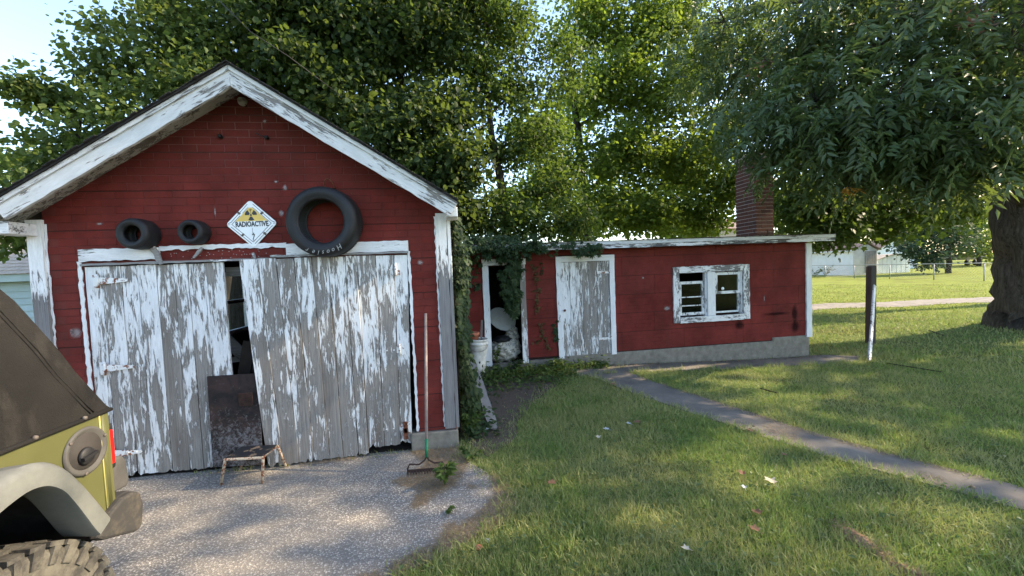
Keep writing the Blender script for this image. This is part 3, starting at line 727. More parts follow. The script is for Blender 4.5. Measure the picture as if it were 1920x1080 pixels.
MB().tube([(hq.x+.038*math.cos(PI*k/14), GY-.03-.03*math.sin(PI*k/14), hq.z-.03+.05*math.sin(PI*k/14)) for k in range(15)], .0055, 8).tube([(hq.x+.038, GY-.03, hq.z-.03), (hq.x+.038, GY+.005, hq.z-.05)], .0055, 8).tube([(hq.x-.038, GY-.03, hq.z-.03), (hq.x-.038, GY+.005, hq.z-.05)], .0055, 8).build('ring', MAT['rust'], ho)
# placard
pc_ = at(472, 419.5, GY-.02); pl = thing('placard', 'white and yellow diamond placard reading RADIOACTIVE on the red gable', 'sign', (pc_.x, GY-.016, pc_.z), (0, math.radians(-1.0), 0))
def rdiamond(h, r, n=6):
    pts = []
    for k, (cx, cz) in enumerate(((0, -h+r*1.414), (h-r*1.414, 0), (0, h-r*1.414), (-h+r*1.414, 0))):
        a0 = -135+90*k
        for j in range(n+1): a = math.radians(a0+90*j/n); pts.append((cx+r*math.cos(a), cz+r*math.sin(a)))
    return pts
bevel(MB().prism(rdiamond(.2, .028), -.004, .004).build('plate', MAT['white'], pl, local=True), .002)
def line(m, a, b, wd, y): 
    a = Vector((a[0], 0, a[1])); b = Vector((b[0], 0, b[1])); d = (b-a).normalized(); s = Vector((-d.z, 0, d.x))*wd/2
    m.add([(a-s)+Vector((0, y, 0)), (b-s)+Vector((0, y, 0)), (b+s)+Vector((0, y, 0)), (a+s)+Vector((0, y, 0))], [(0, 1, 2, 3)])
m = MB(); hh = .152
for a, b in (((-hh*.1, hh*.9), (-hh*.42, hh*.58)), ((-hh*.55, hh*.45), (-hh, 0)), ((hh*.1, hh*.9), (hh*.42, hh*.58)), ((hh*.55, hh*.45), (hh, 0)), ((-hh, 0), (0, -hh)), ((hh, 0), (0, -hh))): line(m, a, b, .0035, -.0048)
h2 = .168
for s_ in (1, -1):
    line(m, (s_*.02, h2-.005), (s_*.155, .018), .004, -.0048); line(m, (s_*.155, .018), (s_*.18, .006), .004, -.0048); line(m, (s_*.16, -.02), (s_*.012, -h2+.002), .004, -.0048); line(m, (s_*.165, -.002), (s_*.185, -.002), .003, -.0048)
line(m, (0, .125), (0, .055), .0022, -.0056); line(m, (.002, -.035), (.004, -.09), .0022, -.0056)
m.build('border_line', MAT['ink'], pl, local=True, recalc=False)
MB().add([(-.124, -.0046, .022), (.124, -.0046, .022), (.012, -.0046, .134), (-.012, -.0046, .134)], [(0, 1, 2, 3)]).build('yellow_field', MAT['yellow'], pl, local=True, recalc=False)
m = MB(); cz = .072
m.add([(.008*math.cos(2*PI*k/16), -.0052, cz+.008*math.sin(2*PI*k/16)) for k in range(16)], [tuple(range(16))])
for a0 in (30, 150, 270):
    pts = [(r_*math.cos(math.radians(a0+d)), r_*math.sin(math.radians(a0+d))) for r_, ds in ((.014, (-30, 0, 30)), (.047, (30, 15, 0, -15, -30))) for d in ds]
    m.add([(x, -.0052, cz+z) for x, z in pts], [tuple(range(len(pts)))])
m.build('trefoil', MAT['ink'], pl, local=True, recalc=False)
def put_text(s, size, x, z, sx, bold, y=-.0052, rot=0, mat='ink'):
    me = text_mesh(s, size, bold, sx); me.materials.append(MAT[mat]); o = bpy.data.objects.new('lettering', me); col.objects.link(o); o.parent = pl
    o.rotation_euler = (PI/2, rot, 0); o.location = (x, y, z)
put_text('RADIOACTIVE', .058, .002, -.004, .68, .002); put_text('7', .062, .006, -.112, .8, .0006)
for sx_, sz_ in ((-.092, .092), (.085, .085), (-.075, -.09), (.095, -.085)):
    ang = (1, 0, 1) if sx_*sz_ < 0 else (1, 0, -1)
    MB().obox((sx_, -.006, sz_), ang, (0, 1, 0), Vector(ang).cross(Vector((0, 1, 0))), .008, .002, .013).build('flip_clip', MAT['steel'], pl, local=True)
for pts in (((.002, -.006, -.075), (.012, -.008, -.078), (.0, -.008, -.09)), ((-.008, -.007, .118), (0, -.01, .108), (.008, -.007, .118)), ((.0, -.007, -.128), (.008, -.009, -.135), (0, -.007, -.142))):
    MB().tube(pts, .002, 5).build('flip_ring', MAT['steel'], pl, local=True)
# gable fittings
q = at(454, 190, GY-.02); o = thing('lamp_socket', 'old grey porcelain lamp socket under the gable peak', 'light', (q.x, GY-.006, q.z))
MB().lathe([(0, 0), (.034, 0), (.036, -.012), (.026, -.022), (.022, -.045), (.018, -.052), (.016, -.048), (0, -.046)], (q.x, GY-.006, q.z), 'Y', 20).build('socket', MAT['porc'], o)
MB().tube([(q.x+.02, GY-.02, q.z-.02), (q.x+.028, GY-.018, q.z-.035), (q.x+.02, GY-.01, q.z-.045)], .003, 5).build('wire', MAT['black'], o)
q = at(413, 256, GY-.02); o = thing('insulator', 'small dark knob insulator on the gable, nearer the left eave', 'insulator', (q.x, GY-.006, q.z))
MB().lathe([(0, 0), (.014, 0), (.016, -.012), (.010, -.018), (.016, -.026), (.012, -.036), (0, -.036)], (q.x, GY-.006, q.z), 'Y', 14).build('knob', MAT['black'], o)
MB().tube([(q.x, GY-.03, q.z+.012), (q.x-.008, GY-.035, q.z+.025)], .003, 5).build('wire', MAT['rust'], o)
q = at(500, 258, GY-.02); o = thing('insulator', 'dark knob insulator with a wire stub pointing up and left on the gable', 'insulator', (q.x, GY-.006, q.z))
MB().lathe([(0, 0), (.014, 0), (.016, -.012), (.010, -.018), (.016, -.026), (.012, -.036), (0, -.036)], (q.x, GY-.006, q.z), 'Y', 14).build('knob', MAT['black'], o)
MB().tube([(q.x, GY-.032, q.z), (q.x-.04, GY-.04, q.z+.012), (q.x-.075, GY-.05, q.z+.03)], .004, 5).build('wire', MAT['black'], o)
# sheet leaning between the doors
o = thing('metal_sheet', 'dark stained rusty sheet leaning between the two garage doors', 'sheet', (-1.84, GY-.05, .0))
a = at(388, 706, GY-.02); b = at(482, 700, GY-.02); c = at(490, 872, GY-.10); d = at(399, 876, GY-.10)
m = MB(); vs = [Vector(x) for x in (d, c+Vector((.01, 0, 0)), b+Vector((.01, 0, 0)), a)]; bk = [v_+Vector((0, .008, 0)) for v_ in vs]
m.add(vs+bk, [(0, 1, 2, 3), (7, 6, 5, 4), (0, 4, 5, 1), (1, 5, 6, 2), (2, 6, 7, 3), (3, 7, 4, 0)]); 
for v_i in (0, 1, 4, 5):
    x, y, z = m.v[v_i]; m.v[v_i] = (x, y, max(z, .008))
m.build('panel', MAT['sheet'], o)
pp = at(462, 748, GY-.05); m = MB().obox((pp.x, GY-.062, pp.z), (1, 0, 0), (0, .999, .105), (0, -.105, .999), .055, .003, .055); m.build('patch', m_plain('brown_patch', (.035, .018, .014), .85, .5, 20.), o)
# boards inside the gap
o = thing('leaning_board', 'pale grey board leaning diagonally inside the dark door gap', 'board', (-1.8, GY+.4, 0)); a = at(428, 640, GY+.4); b = at(482, 690, GY+.4)
MB().beam(a+(a-b)*1.2, b+(b-a)*.8, .10, .025).build('plank', MAT['grayX'], o)
o = thing('leaning_board', 'dark nail-holed board standing upright inside the door gap', 'board', (-1.7, GY+.2, 0)); a = at(458, 700, GY+.2); b = at(468, 640, GY+.2)
MB().beam(a+(a-b)*1.2, b, .10, .02).build('plank', MAT['dark'], o)
o = thing('leaning_board', 'lower whitish board lying across the bottom of the dark door gap', 'board', (-1.8, GY+.5, 0)); a = at(425, 676, GY+.5); b = at(470, 670, GY+.5)
MB().beam(a+(a-b), b, .05, .02).build('plank', MAT['peelXm'], o)

# step stool
o = thing('step_stool', 'rusty metal step stool with worn black top before the garage doors', 'stool', (-1.68, 3.45, .006))
tz = .222; tc = [(-1.81, 3.345), (-1.525, 3.315), (-1.505, 3.515), (-1.79, 3.545)]; ft = [(-1.872, 3.375), (-1.55, 3.325), (-1.475, 3.58), (-1.84, 3.61)]
bevel(MB().add([(x, y, z) for z in (tz, tz+.010) for x, y in tc], [(0, 3, 2, 1), (4, 5, 6, 7), (0, 1, 5, 4), (1, 2, 6, 5), (2, 3, 7, 6), (3, 0, 4, 7)]).build('seat', MAT['pad'], o), .003)
m = MB(); m.tube([(x, y, tz-.006) for x, y in tc]+[(tc[0][0], tc[0][1], tz-.006)], .0105, 8, cap=False); m.build('top_rail', MAT['stool'], o)
for (x, y), (fx, fy) in zip(tc, ft):
    MB().tube([(x, y, tz-.002), ((x*.82+fx*.18), (y*.82+fy*.18), tz-.035), (fx, fy, .008)], [.0115, .0115, .011], 8).build('leg', MAT['stool'], o)
# rake
MAT['rakesteel'] = m_plain('rusted_rake_steel', (.045, .026, .020), .8, .4, 40.)
o = thing('garden_rake', 'bow rake with grey wooden handle and green ferrule propped against the corner', 'rake', (-.28, 3.2, 0))
hb = Vector((-.275, 3.235, .13)); hq = at(798, 588, GY-.03); hd = (hq-hb).normalized()
MB().tube([hb+hd*.04, hb+hd*.5, hq], [.0125, .0135, .0125], 10).build('handle', m_plain('worn_ash_handle', (.21, .165, .15), .8, .25, 20.), o)
MB().tube([hb-hd*.01, hb+hd*.13], [.0125, .0155], 10).build('ferrule', MAT['green'], o)
b0, b1 = Vector((-.425, 3.205, .035)), Vector((-.135, 3.185, .035)); bm_ = (b0+b1)/2
for e, s_ in ((b0, -1), (b1, 1)):
    p = [hb, hb+Vector((s_*.015, -.008, -.03)), hb+Vector((s_*.06, -.02, -.055)), e+Vector((-s_*.015, .008, .05)), e+Vector((0, 0, .02)), e]; MB().tube(p, .0072, 7).build('bow', MAT['rakesteel'], o)
MB().beam(b0, b1, .022, .009).build('head_bar', MAT['rakesteel'], o)
for k in range(14):
    p = b0.lerp(b1, k/13); MB().tube([p, p+Vector((0, -.012, -.022)), p+Vector((0, -.010, -.030))], [.0065, .006, .004], 6).build('tine', MAT['rakesteel'], o)

# ------------------------------------------------------------------ shed
SY = 6.2; SX0, SX1 = -.0, 6.16; SZ1 = 1.90; SB = 8.8
shed = thing('shed', 'long low red flat-roofed shed with white doors, window and brick chimney', 'shed', (3.1, SY, 0))
OD0, OD1, ODT = .545, 1.04, 1.66     # doorway opening
CD0, CD1, CDT = 1.715, 2.505, 1.69
W0, W1, WZ0, WZ1 = 3.72, 4.90, .69, 1.43
fm = MB()
for x0, x1, z0, z1 in ((SX0, OD0, .17, SZ1), (OD1, CD0, .17, SZ1), (CD1, W0, .17, SZ1), (W1, SX1, .17, SZ1), (OD0, OD1, ODT, SZ1), (CD0, CD1, CDT, SZ1), (W0, W1, .17, WZ0), (W0, W1, WZ1, SZ1)):
    fm.box(x0, x1, SY, SY+.09, z0, z1)
sw = fm.build('front_wall', MAT['groove'], shed)
# siding panels, each stamped with five courses
random.seed(21)
holes = [(OD0-.05, OD1+.05, -1, ODT+.05), (CD0-.05, CD1+.05, -1, CDT+.05), (W0-.05, W1+.05, WZ0-.05, WZ1+.05)]
rowz = [2.046, 1.738, 1.431, 1.123, .816, .508, .195]
for ri in range(6):
    z1 = rowz[ri]; z0 = rowz[ri+1]; x = SX0+.02-(ri % 2)*.55-random.uniform(0, .1)
    while x < SX1:
        xa, xb = x+.002, x+1.10-.002; x += 1.10
        mA, mB_ = MB(), MB(); cut = None
        for hx0, hx1, hz0, hz1 in holes:
            if xa < hx1 and xb > hx0 and z0 < hz1 and z1 > hz0: cut = (hx0+hx1)/2
        for c in range(5):
            h = (z1-z0-.006)/5; ca = z0+c*h+.0008; cb = ca+h-.0016
            cb = min(cb, SZ1)
            if cb-ca < .01: continue
            nbk = 5; bw = (xb-xa)/nbk; o_ = (c % 2)*bw/2
            for k in range(-1, nbk+1):
                a, b = max(xa, xa+k*bw+o_+.0008), min(xb, xa+(k+1)*bw+o_-.0008)
                a, b = max(a, SX0), min(b, SX1)
                segs = [(a, b)]
                for hx0, hx1, hz0, hz1 in holes:
                    if cb > hz0 and ca < hz1:
                        ns = []
                        for p, q in segs: ns += [(p, min(q, hx0)), (max(p, hx1), q)]
                        segs = ns
                for p, q in segs:
                    if q-p > .01:
                        yj = random.uniform(0, .0012); m = mA if cut is None or p < cut else mB_
                        m.add([(p, SY-.007-yj, ca), (q, SY-.007-yj, ca), (q, SY-.007-yj, cb), (p, SY-.007-yj, cb), (p, SY-.001, ca-.0007), (q, SY-.001, ca-.0007), (q, SY-.001, cb+.0007), (p, SY-.001, cb+.0007)], [(0, 1, 2, 3), (0, 4, 5, 1), (1, 5, 6, 2), (2, 6, 7, 3), (3, 7, 4, 0)])
        for m in (mA, mB_):
            if m.f: m.build('siding_panel', MAT['brick'], sw, recalc=False)
fd = MB(); N = 40
for x0, x1, zt in ((SX0, OD0-.1, .17), (OD1+.07, 1.62, .15), (1.62, 5.45, .182), (5.45, SX1, .24)):
    fd.box(x0, x1+.012, SY-.022-.002*(x0 > 1.7), SY+.09, -.4, zt)
bevel(fd.build('foundation', MAT['conc'], shed), .01)
MB().box(OD0-.10, OD1+.07, SY-.02, SY+.09, -.3, .13).build('sill_slab', MAT['conc'], shed)
MB().box(SX0, SX0+.09, SY+.09, SB, -.3, SZ1).box(SX1-.09, SX1, SY+.09, SB, -.4, SZ1).build('side_wall', MAT['brick'], shed)
MB().box(SX0, SX1, SB, SB+.09, -.4, SZ1).build('back_wall', MAT['dark'], shed)
MB().box(SX0+.09, SX1-.09, SY+.09, SB, .02, .06).build('floor', MAT['dark'], shed)
MB().box(1.32, 1.38, SY+.09, SB, .06, SZ1).build('partition', MAT['dark'], shed)
ragboard(SX1-.042, SX1+.062, .21, SZ1-.04, SY-.035, SY-.0085, vertical=True, jl=.005, n=26).build('corner_board', MAT['peelZw'], shed)
RX0, RX1 = -.02, SX1+.30
MB().box(RX0, RX1, SY-.234, SB+.2, 1.968, 1.988).build('roof', MAT['shingle'], shed)
sh2 = MB()
for k in range(60):
    a = RX0+(RX1-RX0)*k/60; sh2.box(a+.002, a+(RX1-RX0)/60-.002, SY-.275-random.uniform(0, .015), SY+.5, 1.9885, 1.993+random.uniform(0, .005))
sh2.build('roof_edge', MAT['shingle'], shed)
ragboard(RX0, RX1, 1.934, 1.986, SY-.262, SY-.235, jb=.002, jt=.001, n=60).build('drip_board', MAT['peelX'], shed)
xq = RX0
for k, ln in enumerate((2.1, 2.25, RX1-RX0-4.35)):
    ragboard(xq+.002, xq+ln-.002, 1.875, 1.9305, SY-.25, SY-.225, jb=.003, jt=.001, n=26).build('fascia_board', MAT['fasciaX'], shed); xq += ln
MB().box(RX0, RX1, SY-.224, SY-.009, 1.90, 1.918).build('soffit', MAT['peelXm'], shed)
# doorway casing
df = ragboard(.453, .548, .10, 1.675, SY-.035, SY-.0085, vertical=True, jl=.003, n=20).build('jamb', MAT['peelZw'], shed)
ragboard(1.037, 1.125, .12, 1.675, SY-.035, SY-.0085, vertical=True, jl=.003, n=20).build('jamb', MAT['peelZ2'], shed)
ragboard(.448, 1.135, 1.677, 1.775, SY-.036, SY-.0085, jb=.003, jt=.004, n=14).build('door_header', MAT['peelXm'], shed)
# closed door
cd_ = MB().box(CD0, CD1, SY+.03, SY+.06, .17, CDT).build('door', MAT['dark'], shed); cd_['label'] = 'closed white plank door with flaking paint'
ragboard(1.622, 1.712, .150, 1.685, SY-.035, SY-.0085, vertical=True, jl=.003, n=20).build('door_casing', MAT['peelZw'], cd_)
ragboard(2.508, 2.592, .155, 1.685, SY-.035, SY-.0085, vertical=True, jl=.003, n=20).build('door_casing', MAT['peelZw'], cd_)
ragboard(1.620, 2.596, 1.687, 1.780, SY-.036, SY-.0085, jb=.002, jt=.003, n=14).build('door_casing', MAT['peelXm'], cd_)
nn = 7; cuts = [CD0+(CD1-CD0)*i/nn+(random.uniform(-.02, .02) if 0 < i < nn else 0) for i in range(nn+1)]
for i in range(nn):
    yy = SY+random.uniform(-.003, .003)
    poly = [(cuts[i]+.002+(cuts[i+1]-cuts[i]-.004)*j/4, .165+random.uniform(-.006, .006)) for j in range(5)]+[(cuts[i+1]-.002, CDT-.008), (cuts[i]+.002, CDT-.008)]
    MB().prism(poly, yy-.012, yy+.01).build('plank', MAT['peelZ2'], cd_)
MB().lathe([(0, -.045), (.016, -.045), (.02, -.03), (.012, -.02), (.012, 0), (0, 0)], (1.742, SY-.012, .92), 'Y', 12).build('door_knob', MAT['rust'], cd_)
for zz in (.42, 1.5):
    hm = MB().box(CD1-.2, CD1+.005, SY-.021, SY-.013, zz-.02, zz+.02).tube([(CD1+.004, SY-.03, zz-.04), (CD1+.004, SY-.03, zz+.04)], .007, 8); hm.build('hinge', MAT['hinge'], cd_)
# window pair
wn_ = ragboard(3.612, W0-.001, .60, 1.535, SY-.036, SY-.008, vertical=True, jl=.004, n=16).build('window', MAT['win'], shed)
ragboard(W1+.001, 5.012, .60, 1.535, SY-.036, SY-.008, vertical=True, jl=.004, n=16).build('casing', MAT['win'], wn_)
ragboard(W0+.001, W1-.001, WZ1+.001, 1.538, SY-.036, SY-.008, jb=.003, jt=.004, n=18).build('casing', MAT['winX'], wn_)
ragboard(W0+.001, W1-.001, .595, WZ0-.001, SY-.05, SY-.008, jb=.004, jt=.003, n=18).build('sill', MAT['winX'], wn_)
MB().box(4.235, 4.375, SY-.03, SY+.07, WZ0+.001, WZ1-.001).build('mullion', MAT['peelZw'], wn_)
def sash(x0, x1, z0, z1, y, bars=(), fr=.045):
    s_ = MB().box(x0, x0+fr, y, y+.03, z0, z1).box(x1-fr, x1, y, y+.03, z0, z1).box(x0+fr, x1-fr, y+.001, y+.029, z0, z0+fr).box(x0+fr, x1-fr, y+.001, y+.029, z1-fr, z1)
    for b in bars: s_.box(x0+fr, x1-fr, y+.006, y+.024, b-.009, b+.009)
    s_ = s_.build('sash', MAT['win'], wn_); return s_
def pane(x0, x1, z0, z1, y): MB().box(x0, x1, y, y+.003, z0, z1).build('pane', MAT['glass'], wn_)
sash(W0+.02, 4.20, .715, 1.285, SY+.02, (1.02, .875)); pane(W0+.066, 4.154, 1.03, 1.239, SY+.034); pane(W0+.066, 4.154, .885, 1.01, SY+.034); pane(W0+.066, 4.154, .761, .865, SY+.034)
sash(4.395, W1-.03, 1.05, WZ1-.015, SY+.005); pane(4.441, W1-.076, 1.096, WZ1-.061, SY+.018)
sash(4.38, W1-.03, .72, 1.075, SY+.042, fr=.03); pane(4.411, W1-.061, .751, 1.044, SY+.056)
MB().box(4.205, 4.234, SY+.002, SY+.06, WZ0+.001, WZ1-.001).box(W1-.028, W1-.001, SY+.0, SY+.06, WZ0+.001, WZ1-.001).build('stop', MAT['win'], wn_)
q = at(1355, 541, SY+.004); MB().lathe([(0, -.004), (.026, -.004), (.026, 0), (0, 0)], (q.x, SY+.003, q.z), 'Y', 14).build('sticker', MAT['white'], wn_)
for (px, py, rx, rz) in ((1385, 607, .05, .055), (1487, 600, .03, .10), (1492, 590, .012, .15)):
    pass
# dark smoke stains and pale marks are flat marks on the wall
t = NT('soot_stain'); p = t.pos(); n = t.noise(p, 16., 6, .7)
tcg = t.n('TexCoord').outputs['Generated']; ctr = t.n('VectorMath', {0: tcg, 1: (.5, .5, .5)}, operation='DISTANCE').outputs['Value']
al = t.math('MULTIPLY', t.ramp(t.math('ADD', ctr, t.math('MULTIPLY', n, .25)), [(.30, 1.), (.60, 0.)]), .6)
bs = t.n('BsdfDiffuse', {'Color': (.012, .009, .009, 1)}); tr = t.n('BsdfTransparent'); mx = t.n('MixShader', {0: al, 1: tr.outputs[0], 2: bs.outputs[0]}); t.t.links.new(mx.outputs[0], t.out.inputs[0]); MAT['soot'] = t.m
for px, py, rx, rz in ((1386, 609, .11, .10), (1489, 588, .07, .20), (1490, 612, .10, .12), (1455, 588, .32, .035)):
    q = at(px, py, SY); MB().add([(q.x-rx, SY-.0115-.0006*(px % 5), q.z-rz), (q.x+rx, SY-.0115-.0006*(px % 5), q.z-rz), (q.x+rx, SY-.0115-.0006*(px % 5), q.z+rz), (q.x-rx, SY-.0115-.0006*(px % 5), q.z+rz)], [(0, 1, 2, 3)]).build('soot_mark', MAT['soot'], sw, recalc=False)
t = NT('pale_smear'); p = t.pos(); n = t.noise(p, 40., 6, .7); tcg = t.n('TexCoord').outputs['Generated']; ctr = t.n('VectorMath', {0: tcg, 1: (.5, .5, .5)}, operation='DISTANCE').outputs['Value']
al = t.math('MULTIPLY', t.ramp(t.math('ADD', ctr, t.math('MULTIPLY', n, .3)), [(.34, 1.), (.62, 0.)]), .65)
bs = t.n('BsdfDiffuse', {'Color': (.34, .28, .27, 1)}); tr = t.n('BsdfTransparent'); mx = t.n('MixShader', {0: al, 1: tr.outputs[0], 2: bs.outputs[0]}); t.t.links.new(mx.outputs[0], t.out.inputs[0])
for px, py, Y, rx, rz, par in ((1250, 578, SY, .07, .045, sw), (1205, 521, SY, .025, .03, sw), (1432, 560, SY, .012, .09, sw), (1225, 456, SY, .015, .03, sw), (143, 624, GY, .05, .05, front), (137, 622, GY, .02, .03, front), (404, 397, GY, .008, .05, front), (528, 400, GY, .025, .03, front), (535, 352, GY, .02, .03, front), (518, 341, GY, .02, .015, front), (788, 492, GY, .03, .025, front), (497, 228, GY, .02, .02, front), (188, 420, GY, .03, .012, front)):
    q = at(px, py, Y); yy = Y-.0118 if par is sw else Y-.0062
    MB().add([(q.x-rx, yy, q.z-rz), (q.x+rx, yy, q.z-rz), (q.x+rx, yy, q.z+rz), (q.x-rx, yy, q.z+rz)], [(0, 1, 2, 3)]).build('paint_mark', t.m, par, recalc=False)
# chimney
t = NT('chimney_brick'); p = t.pos(); r = t.n('ObjectInfo').outputs['Random']; n = t.noise(p, 40., 5, .6)
c = t.ramp(r, [(0., (.075, .033, .025)), (.4, (.115, .045, .030)), (.7, (.155, .056, .034)), (1., (.09, .045, .038))])
MAT['cbrick'] = t.done(t.mix(t.ramp(n, [(.3, 0.), (.75, .5)]), c, (.05, .022, .02)), .9, n, .5, .004)
MAT['mortar'] = m_plain('chimney_mortar', (.34, .27, .235), .95, .2, 30.)
C0, C1, CY0, CY1 = 5.85, 6.22, 7.0, 7.56; CT = 3.62
ch = MB().box(C0+.006, C1-.006, CY0+.006, CY1-.006, 1.99, CT-.01).build('chimney', MAT['mortar'], shed)
rows = int((CT-2.0)/.0712); bcount = 0
cache = {}
def cbrick(x0, x1, y0, y1, z):
    key = (round(x1-x0, 3), round(y1-y0, 3))
    if key not in cache:
        hx, hy = (x1-x0)/2, (y1-y0)/2; b = .003; hz = .0295
        m = MB(); m.add([(sx*(hx-bb), sy*(hy-bb), sz) for sz, bb in ((-hz, b), (-hz+b, 0), (hz-b, 0), (hz, b)) for sx, sy in ((-1, -1), (1, -1), (1, 1), (-1, 1))], [(3, 2, 1, 0), (12, 13, 14, 15)]+[(l*4+i, l*4+(i+1) % 4, l*4+4+(i+1) % 4, l*4+4+i) for l in range(3) for i in range(4)])
        o = m.build('brick', MAT['cbrick'], None, recalc=False); cache[key] = o.data
    else: o = bpy.data.objects.new('brick', cache[key]); col.objects.link(o)
    o.parent = ch; o.location = ((x0+x1)/2-3.1+random.uniform(-.001, .001), (y0+y1)/2-SY, z+random.uniform(-.001, .001))
for r_ in range(rows):
    z = 2.0+.0356+r_*.0712; g = .011; d_ = .095
    if r_ % 2 == 0:
        spans_f = [(C0, C0+.21), (C0+.21+g, C1)]; spans_s = [(CY0+d_+g, CY0+d_+g+.21), (CY0+d_+2*g+.21, CY1)]
    else:
        spans_f = [(C0+d_+g, C0+d_+g+.21), (C0+d_+2*g+.21, C1)]; spans_s = [(CY0, CY0+.21), (CY0+.21+g, CY0+.42+g), (CY0+.42+2*g, CY1)]
    for a, b in spans_f:
        if b-a > .02: cbrick(a, b, CY0-.001, CY0+d_, z)
    for a, b in spans_s:
        if b-a > .02: cbrick(C0-.001, C0+d_, a, b, z)
MB().box(C0-.03, C1+.03, CY0-.03, CY1+.03, CT-.008, CT+.06).build('cap', MAT['mortar'], ch)
# twigs at the chimney foot
o = thing('twig_pile', 'small heap of dry twigs at the foot of the brick chimney', 'twigs', (6.0, 6.92, 2.0)); m = MB()
for k in range(40):
    a = Vector((random.uniform(5.8, 6.3), random.uniform(6.82, 6.97), 2.01+random.uniform(0, .06))); d = Vector((random.uniform(-1, 1), random.uniform(-.3, .3), random.uniform(-.1, .5))).normalized()*random.uniform(.08, .2); m.tube([a, a+d], .004, 4, cap=False)
m.build('twigs', MAT['barkA'], o)

# things in the open doorway
def blob(c, rad, seed, amp=.12, n=18, fold=7.):
    m = MB(); rs = np.random.default_rng(seed); ph = rs.uniform(0, 6, 8)
    for i in range(n+1):
        th = PI*i/n
        for k in range(n*2):
            a = PI*k/n; d = Vector((math.sin(th)*math.cos(a), math.sin(th)*math.sin(a), math.cos(th)))
            f = 1+amp*(math.sin(fold*d.x+ph[0])*math.sin(fold*.8*d.z+ph[1])+.5*math.sin(fold*2.1*d.y+ph[2]+3*d.x)+.35*abs(math.sin(fold*2.7*d.z+ph[3]+4*d.x)))
            m.v.append((c[0]+rad[0]*d.x*f, c[1]+rad[1]*d.y*f, c[2]+rad[2]*d.z*f))
    for i in range(n):
        for k in range(2*n): m.f.append((i*2*n+k, (i+1)*2*n+k, (i+1)*2*n+(k+1) % (2*n), i*2*n+(k+1) % (2*n))); m.sm.append(True)
    return m
t = NT('dirty_canvas'); v, r = t.objvec(); n = t.noise(t.maps(v, 10, 10, 22), 1., 7, .65, 1.8)
MAT['canvas'] = t.done(t.mix(t.ramp(n, [(.40, 0.), (.50, 1.)]), (.20, .185, .15), (.60, .57, .48)), .9, n, 1., .05)
MAT['paper'] = m_plain('greyed_paper', (.30, .31, .29), .85, .12, 10.)
q = at(950, 640, SY+.22); o = thing('tarp', 'crumpled dirty white canvas tarp heaped in the open shed doorway', 'tarp', (q.x, SY+.25, .13))
blob((.80, SY+.30, .30), (.25, .22, .20), 4, .10, 34, 11.).build('heap', MAT['canvas'], o); blob((.93, SY+.36, .50), (.11, .14, .17), 9, .13, 26, 11.).build('fold', MAT['canvas'], o); blob((.62, SY+.30, .20), (.10, .16, .08), 12, .09, 14, 8.).build('fold', MAT['canvas'], o)
q = at(940, 597, SY+.35); o = thing('round_lid', 'torn round greyish white lid tilted behind the vine in the doorway', 'lid', (q.x, SY+.35, q.z))
m = MB(); pts = []
for k in range(40):
    a = 2*PI*k/40; rr_ = .235*(1-.03*abs(math.sin(9*a)))*(1 if math.sin(a-.4) < .55 else .92); pts.append((q.x+.01+rr_*math.cos(a)*.98, q.z+rr_*math.sin(a)*.80))
m.prism(pts, SY+.36, SY+.372); 
for i in range(len(m.v)):
    x, y, z = m.v[i]; rr_ = math.hypot(x-q.x, z-q.z); m.v[i] = (x, y+(z-q.z)*.5-.3*rr_**2, z-.25*(x-q.x))
m.build('disc', MAT['paper'], o)
q = at(950, 625, SY+.3); o = thing('rag', 'dark grey rag lying on the tarp in the doorway', 'rag', (.78, SY+.2, .4)); blob((.75, SY+.24, .475), (.14, .14, .055), 15, .12, 14, 7.).build('cloth', MAT['black'], o)
# bucket with pot and stake
bx, by = .30, 5.98; o = thing('bucket', 'tall dirty white plastic bucket beside the open shed doorway', 'bucket', (bx, by, .0), (0, math.radians(3), 0))
t = NT('dirty_bucket'); v, r = t.objvec(); n = t.noise(v, 6., 7, .7, .6); zz = t.n('SeparateXYZ', {0: v}).outputs[2]
MAT['bucket'] = t.done(t.mix(t.ramp(n, [(.42, 0.), (.66, .8)]), (.66, .65, .60), (.26, .23, .18)), .55, n, .1)
MB().lathe([(0, 0), (.105, 0), (.110, .01), (.142, .52), (.145, .56), (.138, .56), (.134, .52), (.104, .03), (0, .03)], (0, 0, 0), 'Z', 32).build('body', MAT['bucket'], o, local=True)
MB().lathe([(.143, .50), (.153, .505), (.153, .53), (.146, .535), (.146, .56), (.154, .565), (.154, .59), (.140, .592), (.136, .57)], (0, 0, 0), 'Z', 32).build('rim', MAT['bucket'], o, local=True)
MB().tube([(.150*math.cos(a), .150*math.sin(a)-.01, .52-.10*math.sin(max(0, (a-PI)))) for a in np.linspace(PI*1.0, PI*2.0, 16)], .003, 6).build('bail', MAT['steel'], o, local=True)
MB().lathe([(0, .50), (.13, .50), (.13, .52), (0, .53)], (0, 0, 0), 'Z', 24).build('soil', MAT['dirt'], o, local=True)
pq = (bx-.035, by-.02, .535); o = thing('flower_pot', 'terracotta flower pot sitting in the top of the white bucket', 'pot', pq)
MB().lathe([(0, 0), (.062, 0), (.082, .11), (.090, .112), (.092, .155), (.082, .157), (.078, .115), (.058, .01), (0, .01)], pq, 'Z', 28).build('body', MAT['terra'], o)
o = thing('wooden_stake', 'grey wooden stake standing in the white bucket', 'stake', (bx+.085, by, .52)); MB().beam((bx+.075, by, .52), (bx+.105, by+.02, .86), .03, .02).build('stick', MAT['gray'], o)
